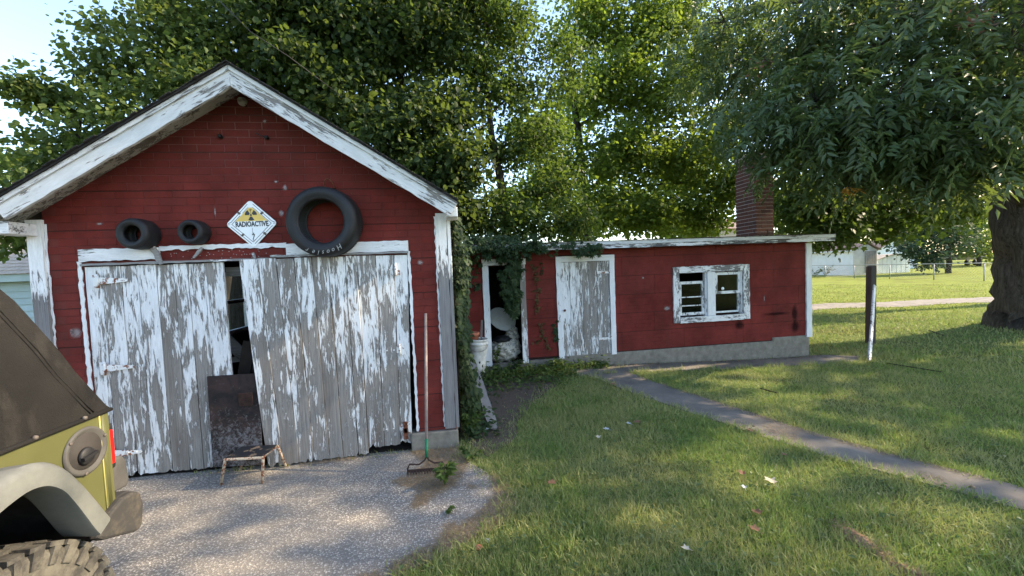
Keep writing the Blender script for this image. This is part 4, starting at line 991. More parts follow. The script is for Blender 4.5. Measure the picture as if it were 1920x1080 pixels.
# fallen board
o = thing('fallen_board', 'weathered board with white paint lying on dirt beside the ivy', 'board', (.2, 4.4, 0)); a = Vector((.335, 3.90, .04)); b = Vector((.20, 5.3, .40))
m = MB(); nv = 12; d = b-a; s_ = Vector((1, .12, -.35)).normalized(); up_ = d.cross(s_).normalized()
vs = []
for i in range(nv+1):
    f = i/nv; c_ = a+d*f; ww = .06+random.uniform(-.004, .004)-(.03 if i == 0 else 0); vs += [c_-s_*ww, c_+s_*ww, c_+s_*ww+up_*.02, c_-s_*ww+up_*.02]
fs = [(0, 1, 2, 3), (nv*4+3, nv*4+2, nv*4+1, nv*4)]+[(i*4+k, i*4+(k+1) % 4, i*4+4+(k+1) % 4, i*4+4+k) for i in range(nv) for k in range(4)]
m.add(vs, fs).build('plank', MAT['gray'], o)

# ------------------------------------------------------------------ post and stake
q = at(1632, 640, 6.6); tq = at(1634, 500, 6.6)
o = thing('wooden_post', 'dark weathered square wooden post standing in the grass', 'post', (q.x, 6.6, -.12)); m = MB(); hw = .058
prof = [(-hw, -.25), (hw, -.25), (hw+.004, .5), (hw, tq.z+.13), (0, tq.z+.145), (-hw, tq.z+.12), (-hw-.003, .6)]
m.prism([(q.x+x+(tq.x-q.x)*max(0, z)/1.4, -.12+z) for x, z in prof], 6.55, 6.66); bevel(m.build('timber', m_peel('dark_post_wood', 'Z', .9, wood=(.055, .048, .042)), o), .008)
a = atz(1630, 676, -.125); b = at(1640, 535, 6.48)
o = thing('white_stake', 'narrow white painted board leaning against the dark post', 'board', (a.x, a.y, -.12)); a = Vector((a.x, a.y, -.15))
MB().beam(a, Vector((b.x, 6.48, b.z)), .062, .022).build('board', MAT['postw'], o)

# ------------------------------------------------------------------ jeep
random.seed(31)
t = NT('olive_paint'); v, r = t.objvec(); n = t.noise(v, 5., 6, .6); n2 = t.noise(v, 60., 5, .7)
c = t.mix(t.ramp(n, [(.35, 0.), (.7, 1.)]), (.068, .070, .025), (.084, .086, .032)); c = t.mix(t.ramp(n2, [(.66, 0.), (.72, .5)]), c, (.13, .12, .08))
MAT['olive'] = t.done(c, .42, n2, .04, .003, .45)
t = NT('vinyl_top'); v, r = t.objvec(); n = t.noise(v, 3., 7, .65); n2 = t.noise(v, 210., 3, .6); n3 = t.noise(t.maps(v, 14, 5, 2.2, (.5, 0, 0)), 1., 6, .62)
c = t.mix(t.ramp(n, [(.35, 0.), (.7, 1.)]), (.008, .0075, .0073), (.016, .015, .0142)); c = t.mix(t.ramp(n3, [(.58, 0.), (.74, .5)]), c, (.055, .050, .044))
MAT['vinyl'] = t.done(c, .85, t.math('ADD', t.math('MULTIPLY', n2, 1.2), t.math('MULTIPLY', n3, 1.6)), .6, .008, .2)
t = NT('faded_flare'); v, r = t.objvec(); n = t.noise(t.maps(v, 4, 9, 9), 1., 9, .78)
MAT['flare'] = t.done(t.mix(t.ramp(n, [(.35, 0.), (.7, 1.)]), (.085, .090, .084), (.130, .134, .124)), .75, n, .1, .004)
t = NT('dusty_tyre'); v, r = t.objvec(); n = t.noise(v, 12., 6, .7)
MAT['dtyre'] = t.done(t.mix(t.ramp(n, [(.4, 0.), (.62, 1.)]), (.034, .032, .029), (.105, .098, .080)), .9, n, .4, .01)
MAT['bumperp'] = m_plain('grey_plastic', (.06, .058, .055), .7, .2, 14.)
t = NT('worn_black_bumper'); v, r = t.objvec(); n = t.noise(v, 7., 7, .7)
MAT['bumper'] = t.done(t.mix(t.ramp(n, [(.5, 0.), (.62, .8)]), (.030, .029, .028), (.075, .064, .05)), .75, n, .2, .004)
t = NT('red_lens'); v, r = t.objvec(); MAT['lens'] = t.done((.42, .012, .010), .18, None, spec=.5)
MAT['under'] = m_plain('underbody', (.018, .017, .016), .9, .5, 18.)
JX = -1.47; JXR = -2.98; JR = 1.905
jeep = thing('jeep', 'olive green off-road jeep with brown soft top backed toward the garage', 'jeep', (-2.22, .2, 0))
tubz0, tubz1 = .655, 1.072; AYC, WZ, WR = 1.40, .385, .385; FYC = -1.0
# tub side with wheel-arch cut-out: polygon in (y,z)
def arch(yc, r0, z0):
    return [(yc+r0*math.cos(a), WZ+r0*1.28*math.sin(a)*.92) for a in np.linspace(math.radians(32), math.radians(148), 12)]
ar = [(y, z) for y, z in arch(AYC, .40, 0)]
outer = [(JR, tubz0), (JR, tubz1), (.02, 1.06), (.0, 1.02), (-1.55, .98), (-1.55, .70)]
arf = [(y, z) for y, z in arch(FYC, .40, 0)]
poly = [(JR, tubz0), (JR, tubz1), (.05, tubz1), (0., 1.10), (-.35, 1.10), (-.4, 1.0), (-.4, .55), (.85, .55)]+[(AYC+dy, z-.045) for dy, z in ((-.40, .60), (-.35, .74), (-.26, .88), (-.15, .98), (0., 1.03), (.09, 1.025), (.15, .98), (.20, .91), (.25, .83), (.285, .755), (.31, .70))]
for xo, xi in ((JX, JX-.03), (JXR, JXR+.03)):
    MB().prismx(poly, xo, xi).build('side_panel', MAT['olive'], jeep)
bevel(MB().box(JX-.032, JXR+.032, JR-.03, JR-.002, tubz0, tubz1-.005).build('tailgate', MAT['olive'], jeep), .008)
MB().tube([(JX-.022, JR-.022, tubz0), (JX-.022, JR-.022, tubz1)], .024, 16).build('corner_seam', MAT['olive'], jeep)
MB().tube([(JX+.0015, JR-.045, tubz0+.02), (JX+.0015, JR-.045, tubz1)], .003, 6).build('seam_bead', m_plain('yellowed_seam', (.36, .33, .11), .6), jeep)
MB().box(JX-.04, JXR+.04, -.38, JR-.04, .56, .60).build('tub_floor', MAT['under'], jeep)
bevel(MB().box(JX-.045, JXR+.045, -1.62, -.36, .62, 1.06).build('hood', MAT['olive'], jeep), .03)
bevel(MB().box(JX-.06, JXR+.06, -1.66, -1.625, .55, 1.04).build('grille', MAT['olive'], jeep), .02)
for k in (0, 1): MB().lathe([(0, -.02), (.09, -.02), (.10, 0), (0, 0)], (JX-.30-k*.91, -1.662, .86), 'Y', 20).build('headlight', MAT['porc'], jeep)
wsf = MB()
for a, b in (((JX-.05, -.33, 1.1), (JX-.12, -.12, 1.66)), ((JXR+.05, -.33, 1.1), (JXR+.12, -.12, 1.66))): wsf.beam(a, b, .06, .05, side=(1, 0, 0))
wsf.beam((JX-.12, -.12, 1.66), (JXR+.12, -.12, 1.66), .06, .05).build('windshield_frame', MAT['olive'], jeep)
MB().add([(JX-.08, -.32, 1.11), (JXR+.08, -.32, 1.11), (JXR+.14, -.13, 1.63), (JX-.14, -.13, 1.63)], [(0, 1, 2, 3)]).build('windshield', MAT['glass'], jeep)
# soft top: lofted sections in (y,z), slightly bulged, inset toward the roof
prof = [(1.925, 1.075), (1.90, 1.10), (1.862, 1.16), (1.80, 1.26), (1.752, 1.37), (1.70, 1.47), (1.655, 1.56), (1.60, 1.635), (1.52, 1.70), (1.35, 1.74), (.9, 1.765), (.4, 1.76), (-.08, 1.70)]
st = MB(); ncs = 15; rows_ = []
for (y, z) in prof:
    f = (z-1.075)/.69; inset = .005+.11*f**1.5; row = []
    row.append((JX-inset*.6+.006, y if z < 1.7 else y, z))
    rows_.append((y, z, inset))
NB = len(prof)
# back curtain / roof shell across x
for (y, z, ins) in rows_:
    for k in range(ncs):
        u_ = -1+2*k/(ncs-1); x = (JX+JXR)/2+u_*((JX-JXR)/2-ins+.004)
        bul = (1-u_**4); st.v.append((x, y+.05*bul*(1-abs(z-1.4)/.5 if abs(z-1.4) < .5 else 0), z+.03*bul*(1 if z > 1.6 else 0)))
for i in range(NB-1):
    for k in range(ncs-1): st.f.append((i*ncs+k, i*ncs+k+1, (i+1)*ncs+k+1, (i+1)*ncs+k)); st.sm.append(True)
top = st.build('soft_top', MAT['vinyl'], jeep)
for sd_, X in ((1, JX), (-1, JXR)):
    sub = MB()
    b = len(sub.v); yb = np.linspace(0, 1, 22)
    NR = 14
    lev = [1.068, 1.075]+list(np.linspace(1.10, 1.74, NR-2))
    for z in lev:
        yr = np.interp(z, [p[1] for p in prof[:10]], [p[0] for p in prof[:10]]); f = max(0, (z-1.075)/.69); ins = .005+.11*f**1.5
        yf = -.33+.25*min(1, max(0, (z-1.1)/.56))
        for k, q_ in enumerate(yb):
            y = yr+(yf-yr)*q_; wr = .006*math.sin(9*y+5*z)+.004*math.sin(23*y-11*z)+.010*math.sin(3.1*y+7*z); wr *= min(1, q_*6)*min(1, max(0, (z-1.08)*8))
            sub.v.append((X+sd_*(-ins+.004+wr), y, z))
    nq = len(yb)
    for i in range(NR-1):
        for k in range(nq-1): sub.f.append((b+i*nq+k, b+i*nq+k+1, b+(i+1)*nq+k+1, b+(i+1)*nq+k)); sub.sm.append(True)
    sub.build('side_curtain', MAT['vinyl'], top)
for off in (.07, .085):
    MB().tube([(JX-(.005+.11*(max(0, z-1.075)/.69)**1.5)+.006, np.interp(z, [p[1] for p in prof[:10]], [p[0] for p in prof[:10]])-off, z) for z in np.linspace(1.09, 1.70, 18)], .0028, 6).build('seam', MAT['vinyl'], top)
MB().tube([(JX+.004, JR+.01, tubz1+.004), (JX+.006, 1.5, tubz1+.006), (JX+.006, .9, tubz1+.006), (JX+.004, .1, tubz1+.006)], .009, 8).build('top_hem', MAT['vinyl'], top)
# flares
def flare(yc, X, s_, nm='fender_flare'):
    m = MB(); P = []
    outl = [(-.42, .60), (-.36, .74), (-.27, .88), (-.15, .985), (0.0, 1.037), (.09, 1.032), (.16, .985), (.21, .915), (.26, .83), (.30, .755), (.325, .71)]
    cr = []
    for i in range(len(outl)-1):
        p0, p1, p2, p3 = [np.array(outl[min(max(j, 0), len(outl)-1)]) for j in (i-1, i, i+1, i+2)]
        for q_ in (0, .25, .5, .75): cr.append(tuple(.5*(2*p1+(p2-p0)*q_+(2*p0-5*p1+4*p2-p3)*q_**2+(3*p1-p0-3*p2+p3)*q_**3)))
    outl = cr+[outl[-1]]
    for dy, z in outl:
        th_ = .072 if abs(dy) < .33 else .05; d = Vector((0, dy, z-.55)).normalized()
        for off, xx in ((-.012, -.02), (.0, .03), (.004, .105), (-.008, .122), (-.020, .128), (-th_, .131), (-th_-.006, .115), (-th_+.01, .0)):
            P.append((X+s_*xx, yc+dy+d.y*off, z+d.z*off))
    n = 8
    for i in range(len(outl)-1):
        for k in range(n-1): m.f.append((i*n+k, i*n+k+1, (i+1)*n+k+1, (i+1)*n+k)); m.sm.append(True)
    m.v = P; m.f += [tuple(range(n)), tuple((len(outl)-1)*n+k for k in range(n-1, -1, -1))]; m.sm += [False, False]
    o = m.build(nm, MAT['flare'], jeep); es = o.modifiers.new('edges', 'EDGE_SPLIT'); es.split_angle = math.radians(38); return o
for yc in (AYC, FYC): flare(yc, JX, 1); flare(yc, JXR, -1)
for yc in (AYC,):
    MB().prismx([(yc+.44*math.cos(a), .30+.66*math.sin(a)) for a in np.linspace(.1, PI-.1, 14)]+[(yc-.44, .56)], JX-.36, JX-.40).build('wheel_well', MAT['under'], jeep)
    m = MB(); aa = np.linspace(math.radians(8), math.radians(172), 16); b = 0
    for a in aa:
        for xx in (JX-.02, JX-.38): m.v.append((xx, yc+.425*math.cos(a), .34+.62*math.sin(a)))
    for i in range(15): m.f.append((i*2, i*2+1, i*2+3, i*2+2)); m.sm.append(True)
    m.build('wheel_well', MAT['under'], jeep)
def wheel(yc, xc, s_, nm='wheel'):
    w_ = MB().lathe([(.02, s_*.05), (.06, s_*.06), (.07, s_*.02), (.16, s_*.0), (.19, s_*.07), (.20, s_*.11), (.21, s_*.115), (.21, -s_*.11), (.19, -s_*.11)], (xc, yc, WZ), 'X', 28).build(nm, MAT['bumperp'], jeep)
    R_ = WR-.018; hw = .125
    P = [(.205, -hw*.8), (.23, -hw*.98), (.30, -hw*1.02), (R_-.03, -hw), (R_-.004, -hw*.86), (R_, -hw*.5), (R_, hw*.5), (R_-.004, hw*.86), (R_-.03, hw), (.30, hw*1.02), (.23, hw*.98), (.205, hw*.8)]
    ty = MB().lathe(P, (xc, yc, WZ), 'X', 48).build('tire', MAT['dtyre'], w_)
    m = MB(); NBk = 34
    for k in range(NBk):
        a = 2*PI*k/NBk
        for ro, (xo, wx, wt, da, sk) in enumerate(((s_*hw*.80, .030, .023, 0, .12), (s_*hw*.30, .026, .021, .5, -.35), (-s_*hw*.20, .026, .021, 0, .35), (-s_*hw*.75, .030, .023, .5, -.12))):
            aa_ = a+da*2*PI/NBk; rad = Vector((0, math.cos(aa_), math.sin(aa_))); tan = Vector((0, -math.sin(aa_), math.cos(aa_))); ax = (Vector((1, 0, 0))+tan*sk).normalized(); tz_ = ax.cross(rad)
            m.obox(Vector((xc+xo, yc, WZ))+rad*(R_+.006-(.006 if abs(xo) > .08 else 0)), ax, tz_, rad, wx, wt, .008)
        rad = Vector((0, math.cos(a), math.sin(a))); tan = Vector((0, -math.sin(a), math.cos(a)))
        m.obox(Vector((xc+s_*(hw*1.0), yc, WZ))+rad*(R_-.035), (1, 0, 0), tan, rad, .008, .018 if k % 2 else .012, .028)
    tr_ = m.build('tread', MAT['dtyre'], w_); 
    return w_
for yc in (AYC+.01, FYC): wheel(yc, JX-.06, 1); wheel(yc, JXR+.06, -1)
MB().tube([(JX-.12, AYC, WZ), (JXR+.12, AYC, WZ)], .05, 10).build('axle', MAT['under'], jeep); MB().tube([(JX-.12, FYC, WZ), (JXR+.12, FYC, WZ)], .05, 10).build('axle', MAT['under'], jeep)
MB().box(JX-.35, JX-.27, -1.6, JR+.0, .50, .62).box(JXR+.27, JXR+.35, -1.6, JR+.0, .50, .62).build('chassis_rail', MAT['rust'], jeep)
# fuel filler ring on the side panel; dark disc paints its recess shade
fy, fz = 1.786, .952
cup = MB().lathe([(.094, .003), (.092, .010), (.083, .011), (.074, .004), (.0, .002)], (JX, fy, fz), 'X', 32).build('fuel_filler', MAT['bumperp'], jeep)
MB().lathe([(.072, .0), (.070, .0055), (.0, .005)], (JX-.0, fy, fz), 'X', 24).build('recess_shade', m_plain('filler_shade', (.03, .027, .025), .8), cup)
MB().lathe([(.0, .016), (.030, .016), (.034, .010), (.034, .002), (0, .002)], (JX+.002, fy-.006, fz-.018), 'X', 20).obox((JX+.022, fy-.006, fz-.018), (0, 1, .1), (1, 0, 0), (0, -.1, 1), .032, .007, .006).build('fuel_cap', MAT['black'], cup)
for an in (20, 140, 260): MB().lathe([(0, .0105), (.006, .0105), (.007, .008), (0, .008)], (JX+.0035, fy+.087*math.cos(math.radians(an)), fz+.087*math.sin(math.radians(an))), 'X', 8).build('screw', MAT['steel'], cup)
for k in range(9):
    y_ = JR-.12-k*.19; MB().lathe([(0, .012), (.007, .011), (.009, .002), (0, 0)], (JX+.006, y_, tubz1+.012), 'X', 8).build('snap', MAT['steel'], top)
# tail light, bumperette, bumper
bevel(MB().box(JX-.15, JX-.035, JR+.0, JR+.07, .80, 1.0).build('tail_light', MAT['black'], jeep), .012)
bevel(MB().box(JX-.14, JX-.028, JR+.022, JR+.058, .825, .975).build('lens', MAT['lens'], jeep.children[-1]), .006)
bevel(MB().prismx([(JR+.012, .70), (JR+.03, .685), (JR+.15, .672), (JR+.165, .70), (JR+.155, .80), (JR+.13, .828), (JR+.012, .85)], JX-.06, JX-.20).build('bumper_guard', MAT['bumperp'], jeep), .015, 3)
bp = MB().prism([(JX+.0, .60), (JX+.035, .57), (JX+.035, .66), (JX-.01, .70), (JXR+.01, .70), (JXR-.035, .66), (JXR-.035, .57), (JXR, .60)][::-1], JR+.0, JR+.1)
bp = MB().prismx([(1.77, .60), (1.80, .575), (1.97, .50), (2.0, .515), (2.015, .60), (2.0, .665), (1.97, .685), (1.90, .69), (1.84, .665)], JX-.01, JX+.03)
bp.box(JXR+.02, JX-.012, JR+.02, JR+.10, .52, .68)
bevel(bp.build('bumper', MAT['bumper'], jeep), .012)
MB().tube([(JX-.15, 1.86, .60), (JX-.13, 1.855, .55), (JX-.10, 1.87, .515), (JX-.12, 1.85, .50), (JX-.09, 1.86, .53)], .003, 5).build('loose_wire', MAT['black'], jeep)
sp = MB().lathe([(.20, -.10), (.25, -.118), (.33, -.118), (.37, -.09), (.375, 0), (.37, .09), (.33, .118), (.25, .118), (.20, .10)], ((JX+JXR)/2-.15, JR+.16, 1.05), 'Y', 36).build('spare_wheel', MAT['rubber'], jeep)

# ------------------------------------------------------------------ neighbour house at left
random.seed(5)
MAT['siding'] = m_plain('blue_grey_siding', (.38, .46, .47), .7, .08, 3.)
MAT['tan'] = m_plain('tan_shingle', (.42, .35, .28), .95, .22, 30., .1, bstr=.4)
nh = thing('neighbour_house', 'pale blue-grey sided house with tan shingle roof beyond the garage', 'house', (-14, 12, 0))
sdw = MB().box(-22, -8.5, 12.10, 18, -.2, 1.93).build('wall', MAT['dark'], nh)
for k in range(11):
    z = .0+k*.172; MB().add([(-22, 12.05, z), (-8.5, 12.05, z), (-8.5, 12.085, z+.170), (-22, 12.085, z+.170), (-22, 12.1, z), (-8.5, 12.1, z), (-8.5, 12.1, z+.170), (-22, 12.1, z+.170)], [(0, 1, 2, 3), (0, 4, 5, 1), (3, 2, 6, 7), (1, 5, 6, 2)]).build('clapboard', MAT['siding'], sdw)
MB().box(-22.4, -8.2, 11.75, 11.8, 1.80, 1.98).build('fascia', MAT['siding'], nh)
rf = MB().add([(-22.4, 11.72, 1.985), (-8.2, 11.72, 1.985), (-8.2, 15.2, 3.55), (-22.4, 15.2, 3.55), (-22.4, 18.5, 1.985), (-8.2, 18.5, 1.985)], [(0, 1, 2, 3), (3, 2, 5, 4)]).build('roof', MAT['tan'], nh)
for k in range(16):
    f0, f1 = k/16, (k+1)/16; y0, z0, y1, z1 = 11.70+3.5*f0, 1.99+1.565*f0, 11.70+3.5*f1, 1.99+1.565*f1
    m = MB(); x = -15.+(k % 2)*.15
    while x < -8.2:
        m.add([(x, y0-.02, z0+.012), (x+.285, y0-.02, z0+.012), (x+.285, y1, z1+.003), (x, y1, z1+.003), (x, y0-.02, z0), (x+.285, y0-.02, z0)], [(0, 1, 2, 3), (0, 4, 5, 1)]); x += .30
    m.build('shingle_course', MAT['tan'], rf, recalc=False)

# ------------------------------------------------------------------ far buildings, fence
MAT['fwhite'] = m_plain('far_white_wall', (.66, .70, .71), .8, .10, 1.2)
MAT['fsunlit'] = m_plain('far_sunlit_wall', (.60, .56, .48), .85, .14, 2.)  # warm sunlight painted into the colour of the white garage's front
MAT['fgrey'] = m_plain('far_grey_board', (.30, .27, .235), .9, .2, 4.)
MAT['froof'] = m_plain('far_roof', (.20, .14, .12), .9, .2, 3.)
def farx(px, Y): return at(px, 500, Y).x
YF = 31.
x1, x2 = farx(1600, YF), farx(1644, YF); yb_ = YF
while at(1484, 500, yb_).x < x1: yb_ += .1
fg = thing('white_garage', 'white walled garage with tan boarded door beyond the chain link fence', 'garage', (x1, YF, -.13))
MB().box(x1, x1+.1, YF+.02, yb_, -.3, 2.12).build('wall', MAT['fwhite'], fg)
MB().prism([(x1+.001, -.3), (x2, -.3), (x2, 2.12), ((x1+x2)/2, 2.75), (x1+.001, 2.12)], YF, YF+.1).build('wall', MAT['fsunlit'], fg)
MB().box(x2-.1, x2, YF+.1, yb_, -.3, 2.12).box(x1+.1, x2-.1, yb_-.1, yb_, -.3, 2.12).build('wall', MAT['fwhite'], fg)
dx0, dx1 = farx(1621, YF), farx(1642, YF); dm = MB().box(dx0, dx1, YF-.05, YF-.02, .05, 2.0).build('door', MAT['fgrey'], fg)
for k in range(5): MB().box(dx0+(dx1-dx0)*k/5+.015, dx0+(dx1-dx0)*(k+1)/5-.015, YF-.08, YF-.051, .06, 1.98+.02*(k % 2)).build('plank', MAT['fgrey'], dm)
xm = (x1+x2)/2
MB().prism([(x1-.25, 2.06), (xm, 2.80), (xm, 2.90), (x1-.25, 2.14)], YF-.2, yb_+.2).build('roof_slope', MAT['froof'], fg)
MB().prism([(xm+.002, 2.80), (x2+.25, 2.06), (x2+.25, 2.14), (xm+.002, 2.90)], YF-.2, yb_+.2).build('roof_slope', MAT['froof'], fg)
MB().box(x1-.29, x1-.252, YF-.2, yb_+.2, 2.02, 2.13).build('fascia', MAT['fwhite'], fg)
YS = YF+.7; a, b = farx(1645, YS), farx(1706, YS); zt = at(1690, 478, YS).z
ws = thing('white_shed', 'small white board shed with low curved roof behind the fence', 'shed', ((a+b)/2, YS, -.13)); mid = (a+b)/2
wp = MB().prism([(a, -.3), (b, -.3), (b, zt-.15), (mid+.4, zt+.04), (mid-.2, zt+.02), (a, zt-.35)], YS+.03, YS+3.2).build('wall', MAT['fwhite'], ws)
for k in range(7):
    p, q = a+(b-a)*k/7+.025, a+(b-a)*(k+1)/7-.025; f = lambda x: np.interp(x, [a, mid-.2, mid+.4, b], [zt-.36, zt+.0, zt+.02, zt-.17])
    MB().prism([(p, -.05-random.uniform(0, .05)), (q, -.05-random.uniform(0, .05)), (q, f(q)), (p, f(p))], YS-.03, YS+.028).build('board', MAT['fwhite'], wp)
m = MB(); pp_ = [(a-.1, zt-.38), (mid-.2, zt+.05), (mid+.4, zt+.07), (b+.1, zt-.16)]
for (p, z0), (q, z1) in zip(pp_, pp_[1:]): m.prism([(p, z0), (q, z1), (q, z1+.05), (p, z0+.05)], YS-.12, YS+3.3)
m.build('roof', MAT['fgrey'], ws)
YH = 40.; a, b = farx(1625, YH), farx(1720, YH); zt = at(1678, 450, YH).z
wh = thing('white_house', 'white gabled house rising behind the small white shed', 'house', ((a+b)/2, YH, -.13)); ze = at(1630, 478, YH).z; mid = farx(1672, YH)
MB().prism([(a, -.3), (b, -.3), (b, ze), (mid, zt), (a, ze)], YH, YH+7).build('wall', MAT['fwhite'], wh)
m = MB(); m.prism([(a-.4, ze-.2), (mid, zt+.02), (mid, zt+.2), (a-.4, ze)], YH-.4, YH+7.4).prism([(mid, zt+.02), (b+.4, ze-.2), (b+.4, ze), (mid, zt+.2)], YH-.4, YH+7.4); m.build('roof', MAT['froof'], wh)
wq = at(1686, 463, YH-.02); wm = MB().box(wq.x-.35, wq.x+.35, YH-.06, YH-.01, wq.z-.5, wq.z+.4).build('window', MAT['fgrey'], wh); MB().box(wq.x-.28, wq.x+.28, YH-.075, YH-.062, wq.z-.42, wq.z+.33).build('pane', MAT['black'], wm)
# beige house seen through the trees left of the chimney
o = thing('beige_house', 'beige house corner glimpsed through leaves left of the chimney', 'house', (farx(1365, 30), 30, -.1)); a, b = farx(1352, 30), farx(1440, 30); zt = at(1370, 428, 30).z
MB().box(a, b, 30, 36, -.3, zt).build('wall', m_plain('beige_wall', (.42, .36, .30), .85, .1, 2.), o)
MB().add([(a-.4, 29.6, zt-.05), (b+.4, 29.6, zt-.05), (b+.4, 33, zt+1.1), (a-.4, 33, zt+1.1), (a-.4, 36.4, zt-.05), (b+.4, 36.4, zt-.05)], [(0, 1, 2, 3), (3, 2, 5, 4)]).build('roof', MAT['froof'], o)
# dark trailer at far right
o = thing('dark_trailer', 'dark long trailer parked far off beside the big trunk', 'trailer', (farx(1835, 40), 40, -.1)); a, b = farx(1800, 40), farx(1905, 40)
bevel(MB().box(a, b, 40, 42.5, .6, at(1840, 479, 40).z).build('body', MAT['fgrey'], o), .08)
MB().box(a-.1, b+.1, 39.9, 42.6, at(1840, 479, 40).z, at(1840, 476, 40).z).build('roof', MAT['black'], o)
for k in range(2): MB().lathe([(0, -.1), (.35, -.1), (.38, 0), (.35, .1), (0, .1)], (a+1.+k*1.2, 39.95, .25), 'Y', 18).build('wheel', MAT['rubber'], o)
for k in range(3): MB().box(a+.8+k*1.5, a+1.6+k*1.5, 39.97, 39.995, 1.1, 1.8).build('window', MAT['black'], o)

# chain link fence
MAT['galv'] = m_plain('galvanised_steel', (.30, .30, .29), .5, .2, 10., .5, .6)
fpx = [(1478, 519), (1547, 520), (1602, 522), (1668, 523), (1751, 525), (1845, 527), (1945, 530)]
fpt = [atz(px, py, -.13) for px, py in fpx]
FH = 1.0; fence = thing('chain_link_fence', 'low grey chain link fence crossing behind the sunlit field', 'fence', tuple(fpt[0]))
for p in fpt: MB().tube([(p.x, p.y, -.3), (p.x, p.y, FH-.08)], .03, 8).build('post', MAT['galv'], fence)
for p, q in zip(fpt, fpt[1:]): MB().tube([(p.x, p.y, FH-.10), (q.x, q.y, FH-.10)], .024, 8).build('rail', MAT['galv'], fence)
m = MB()
for p, q in zip(fpt, fpt[1:]):
    d = q-p; n = int(d.length/.16)
    for k in range(n):
        for s_ in (1, -1):
            a = p+d*(k/n); b = p+d*min(1, max(0, (k+s_*5.5)/n)); rise = abs((b-a).length)
            if rise < .1: continue
            m.tube([(a.x, a.y, -.10), (b.x, b.y, -.10+min(.98, rise))], .0045, 3, cap=False)
wm = m.build('wire_mesh', MAT['galv'], fence, recalc=False); wm['kind'] = 'stuff'

# power lines at left and through the trees
o = thing('power_line', 'pair of dark overhead cables crossing the sky at the left edge', 'cable', tuple(at(-40, 290, 30)))
for dz in (0, 12):
    MB().tube([at(-200, 284+dz, 30), at(60, 282+dz, 30), at(560, 288+dz, 30), at(1000, 286+dz, 32), at(1400, 290+dz, 36)], .028, 6).build('cable', MAT['black'], o)
o = thing('power_line', 'thin cable sagging down past the gable peak among leaves', 'cable', tuple(at(400, 0, 7.5)))
MB().tube([at(380, -30, 8), at(470, 60, 8), at(540, 105, 8.2), at(640, 180, 9.)], .008, 6).build('cable', MAT['black'], o)

# ------------------------------------------------------------------ trees
random.seed(77)
def lob(px, py, Y, r, n, fz=.8, fy=1.): return (at(px, py, Y), (r, r*fy, r*fz), n)
# left mulberry
tree('mulberry_tree', 'broad-leaved green tree rising at left behind the garage roof', [[(-5.2, 10.6, 0, .22), (-5.0, 10.5, 2.2, .19), (-4.9, 10.3, 4.2, .13), (-4.6, 10.2, 6.5, .06)], [(-5.0, 10.5, 2.0, .15), (-6.4, 10.2, 3.6, .10), (-7.8, 10., 4.8, .05)]],
     [lob(45, 158, 9.6, .5, 16, .5), lob(110, 190, 9.8, .6, 22, .6), lob(110, 280, 10, .8, 30), lob(60, 380, 10, 1.0, 46), lob(160, 340, 10, 1.2, 64), lob(215, 140, 10.2, .75, 30, .6), lob(300, 100, 10.2, 1.0, 50, .7), lob(270, 230, 9.6, 1.1, 60), lob(380, 60, 10.4, 1.0, 50), lob(380, 160, 9.8, 1.0, 54), lob(205, 55, 10.4, .35, 8, .5), lob(450, 100, 10.4, .9, 34), lob(300, 320, 10.6, 1.2, 54), lob(20, 430, 10.2, .7, 22), lob(480, 20, 10.6, 1.0, 40), lob(330, 15, 10.6, .8, 26)],
     MAT['leafA'], MAT['barkA'], 46, .098, .8, 'broad', .20, .6)
tree('vine_hung_tree', 'dark vine-draped tree directly behind the garage ridge', [[(-1.2, 11.2, 0, .2), (-1.3, 11.1, 3, .16), (-1.2, 11.0, 5.5, .12), (-1.0, 11, 8., .05)], [(-.2, 11.6, 0, .14), (-.3, 11.5, 3.5, .10), (-.6, 11.4, 6.5, .05)]],
     [lob(520, 40, 10.2, 1.1, 60), lob(600, 40, 10.6, 1.2, 60), lob(560, 130, 10, .9, 48), lob(640, 190, 10, 1.0, 55), lob(690, 90, 10.6, 1.2, 56), lob(700, 20, 10.8, 1.1, 48), lob(740, 260, 9.8, 1.0, 60), lob(800, 90, 10.6, 1.2, 60), lob(820, 210, 10, 1.1, 64), lob(800, 330, 9.6, .95, 60), lob(850, 300, 9.4, .7, 34), lob(850, 400, 9.4, .6, 30), ((-1., 11, 8.4), (2.2, 2, 1.6), 90), lob(620, 120, 12, 1.4, 40), lob(700, 300, 12, 1.2, 40), lob(860, 20, 11, 1.1, 50), lob(560, 220, 11.5, 1.1, 34), lob(810, 400, 10.5, .8, 34)],
     MAT['leafB'], MAT['barkA'], 54, .105, .88, 'broad', .21, .7)
tree('crooked_tree', 'slender crooked-trunk tree over the left end of the shed roof', [[(1.3, 10.6, 0, .15), (1.45, 10.5, 2.3, .13), (1.35, 10.4, 3.8, .105), (1.15, 10.3, 5.0, .08), (1.0, 10.4, 7.2, .04)], [(1.4, 10.5, 2.2, .09), (.6, 10.3, 3.3, .05), (.2, 10.2, 4.2, .03)]],
     [lob(940, 60, 10.8, 1.1, 54), lob(900, 150, 10.6, .9, 44), lob(970, 180, 10.6, 1.0, 48), lob(1010, 270, 10.2, .9, 44), lob(930, 290, 10.6, .8, 34), lob(1040, 360, 10, .9, 46), lob(930, 400, 9.8, .7, 34), lob(990, 420, 9.6, .6, 28), lob(1060, 130, 11, 1.1, 48), lob(1080, 420, 9.8, .6, 28), lob(870, 420, 9.6, .45, 16), ((1.4, 10.6, 8.3), (1.8, 1.8, 1.4), 70)],
     MAT['leafE'], MAT['barkA'], 46, .09, .7, 'broad', .20, .5)
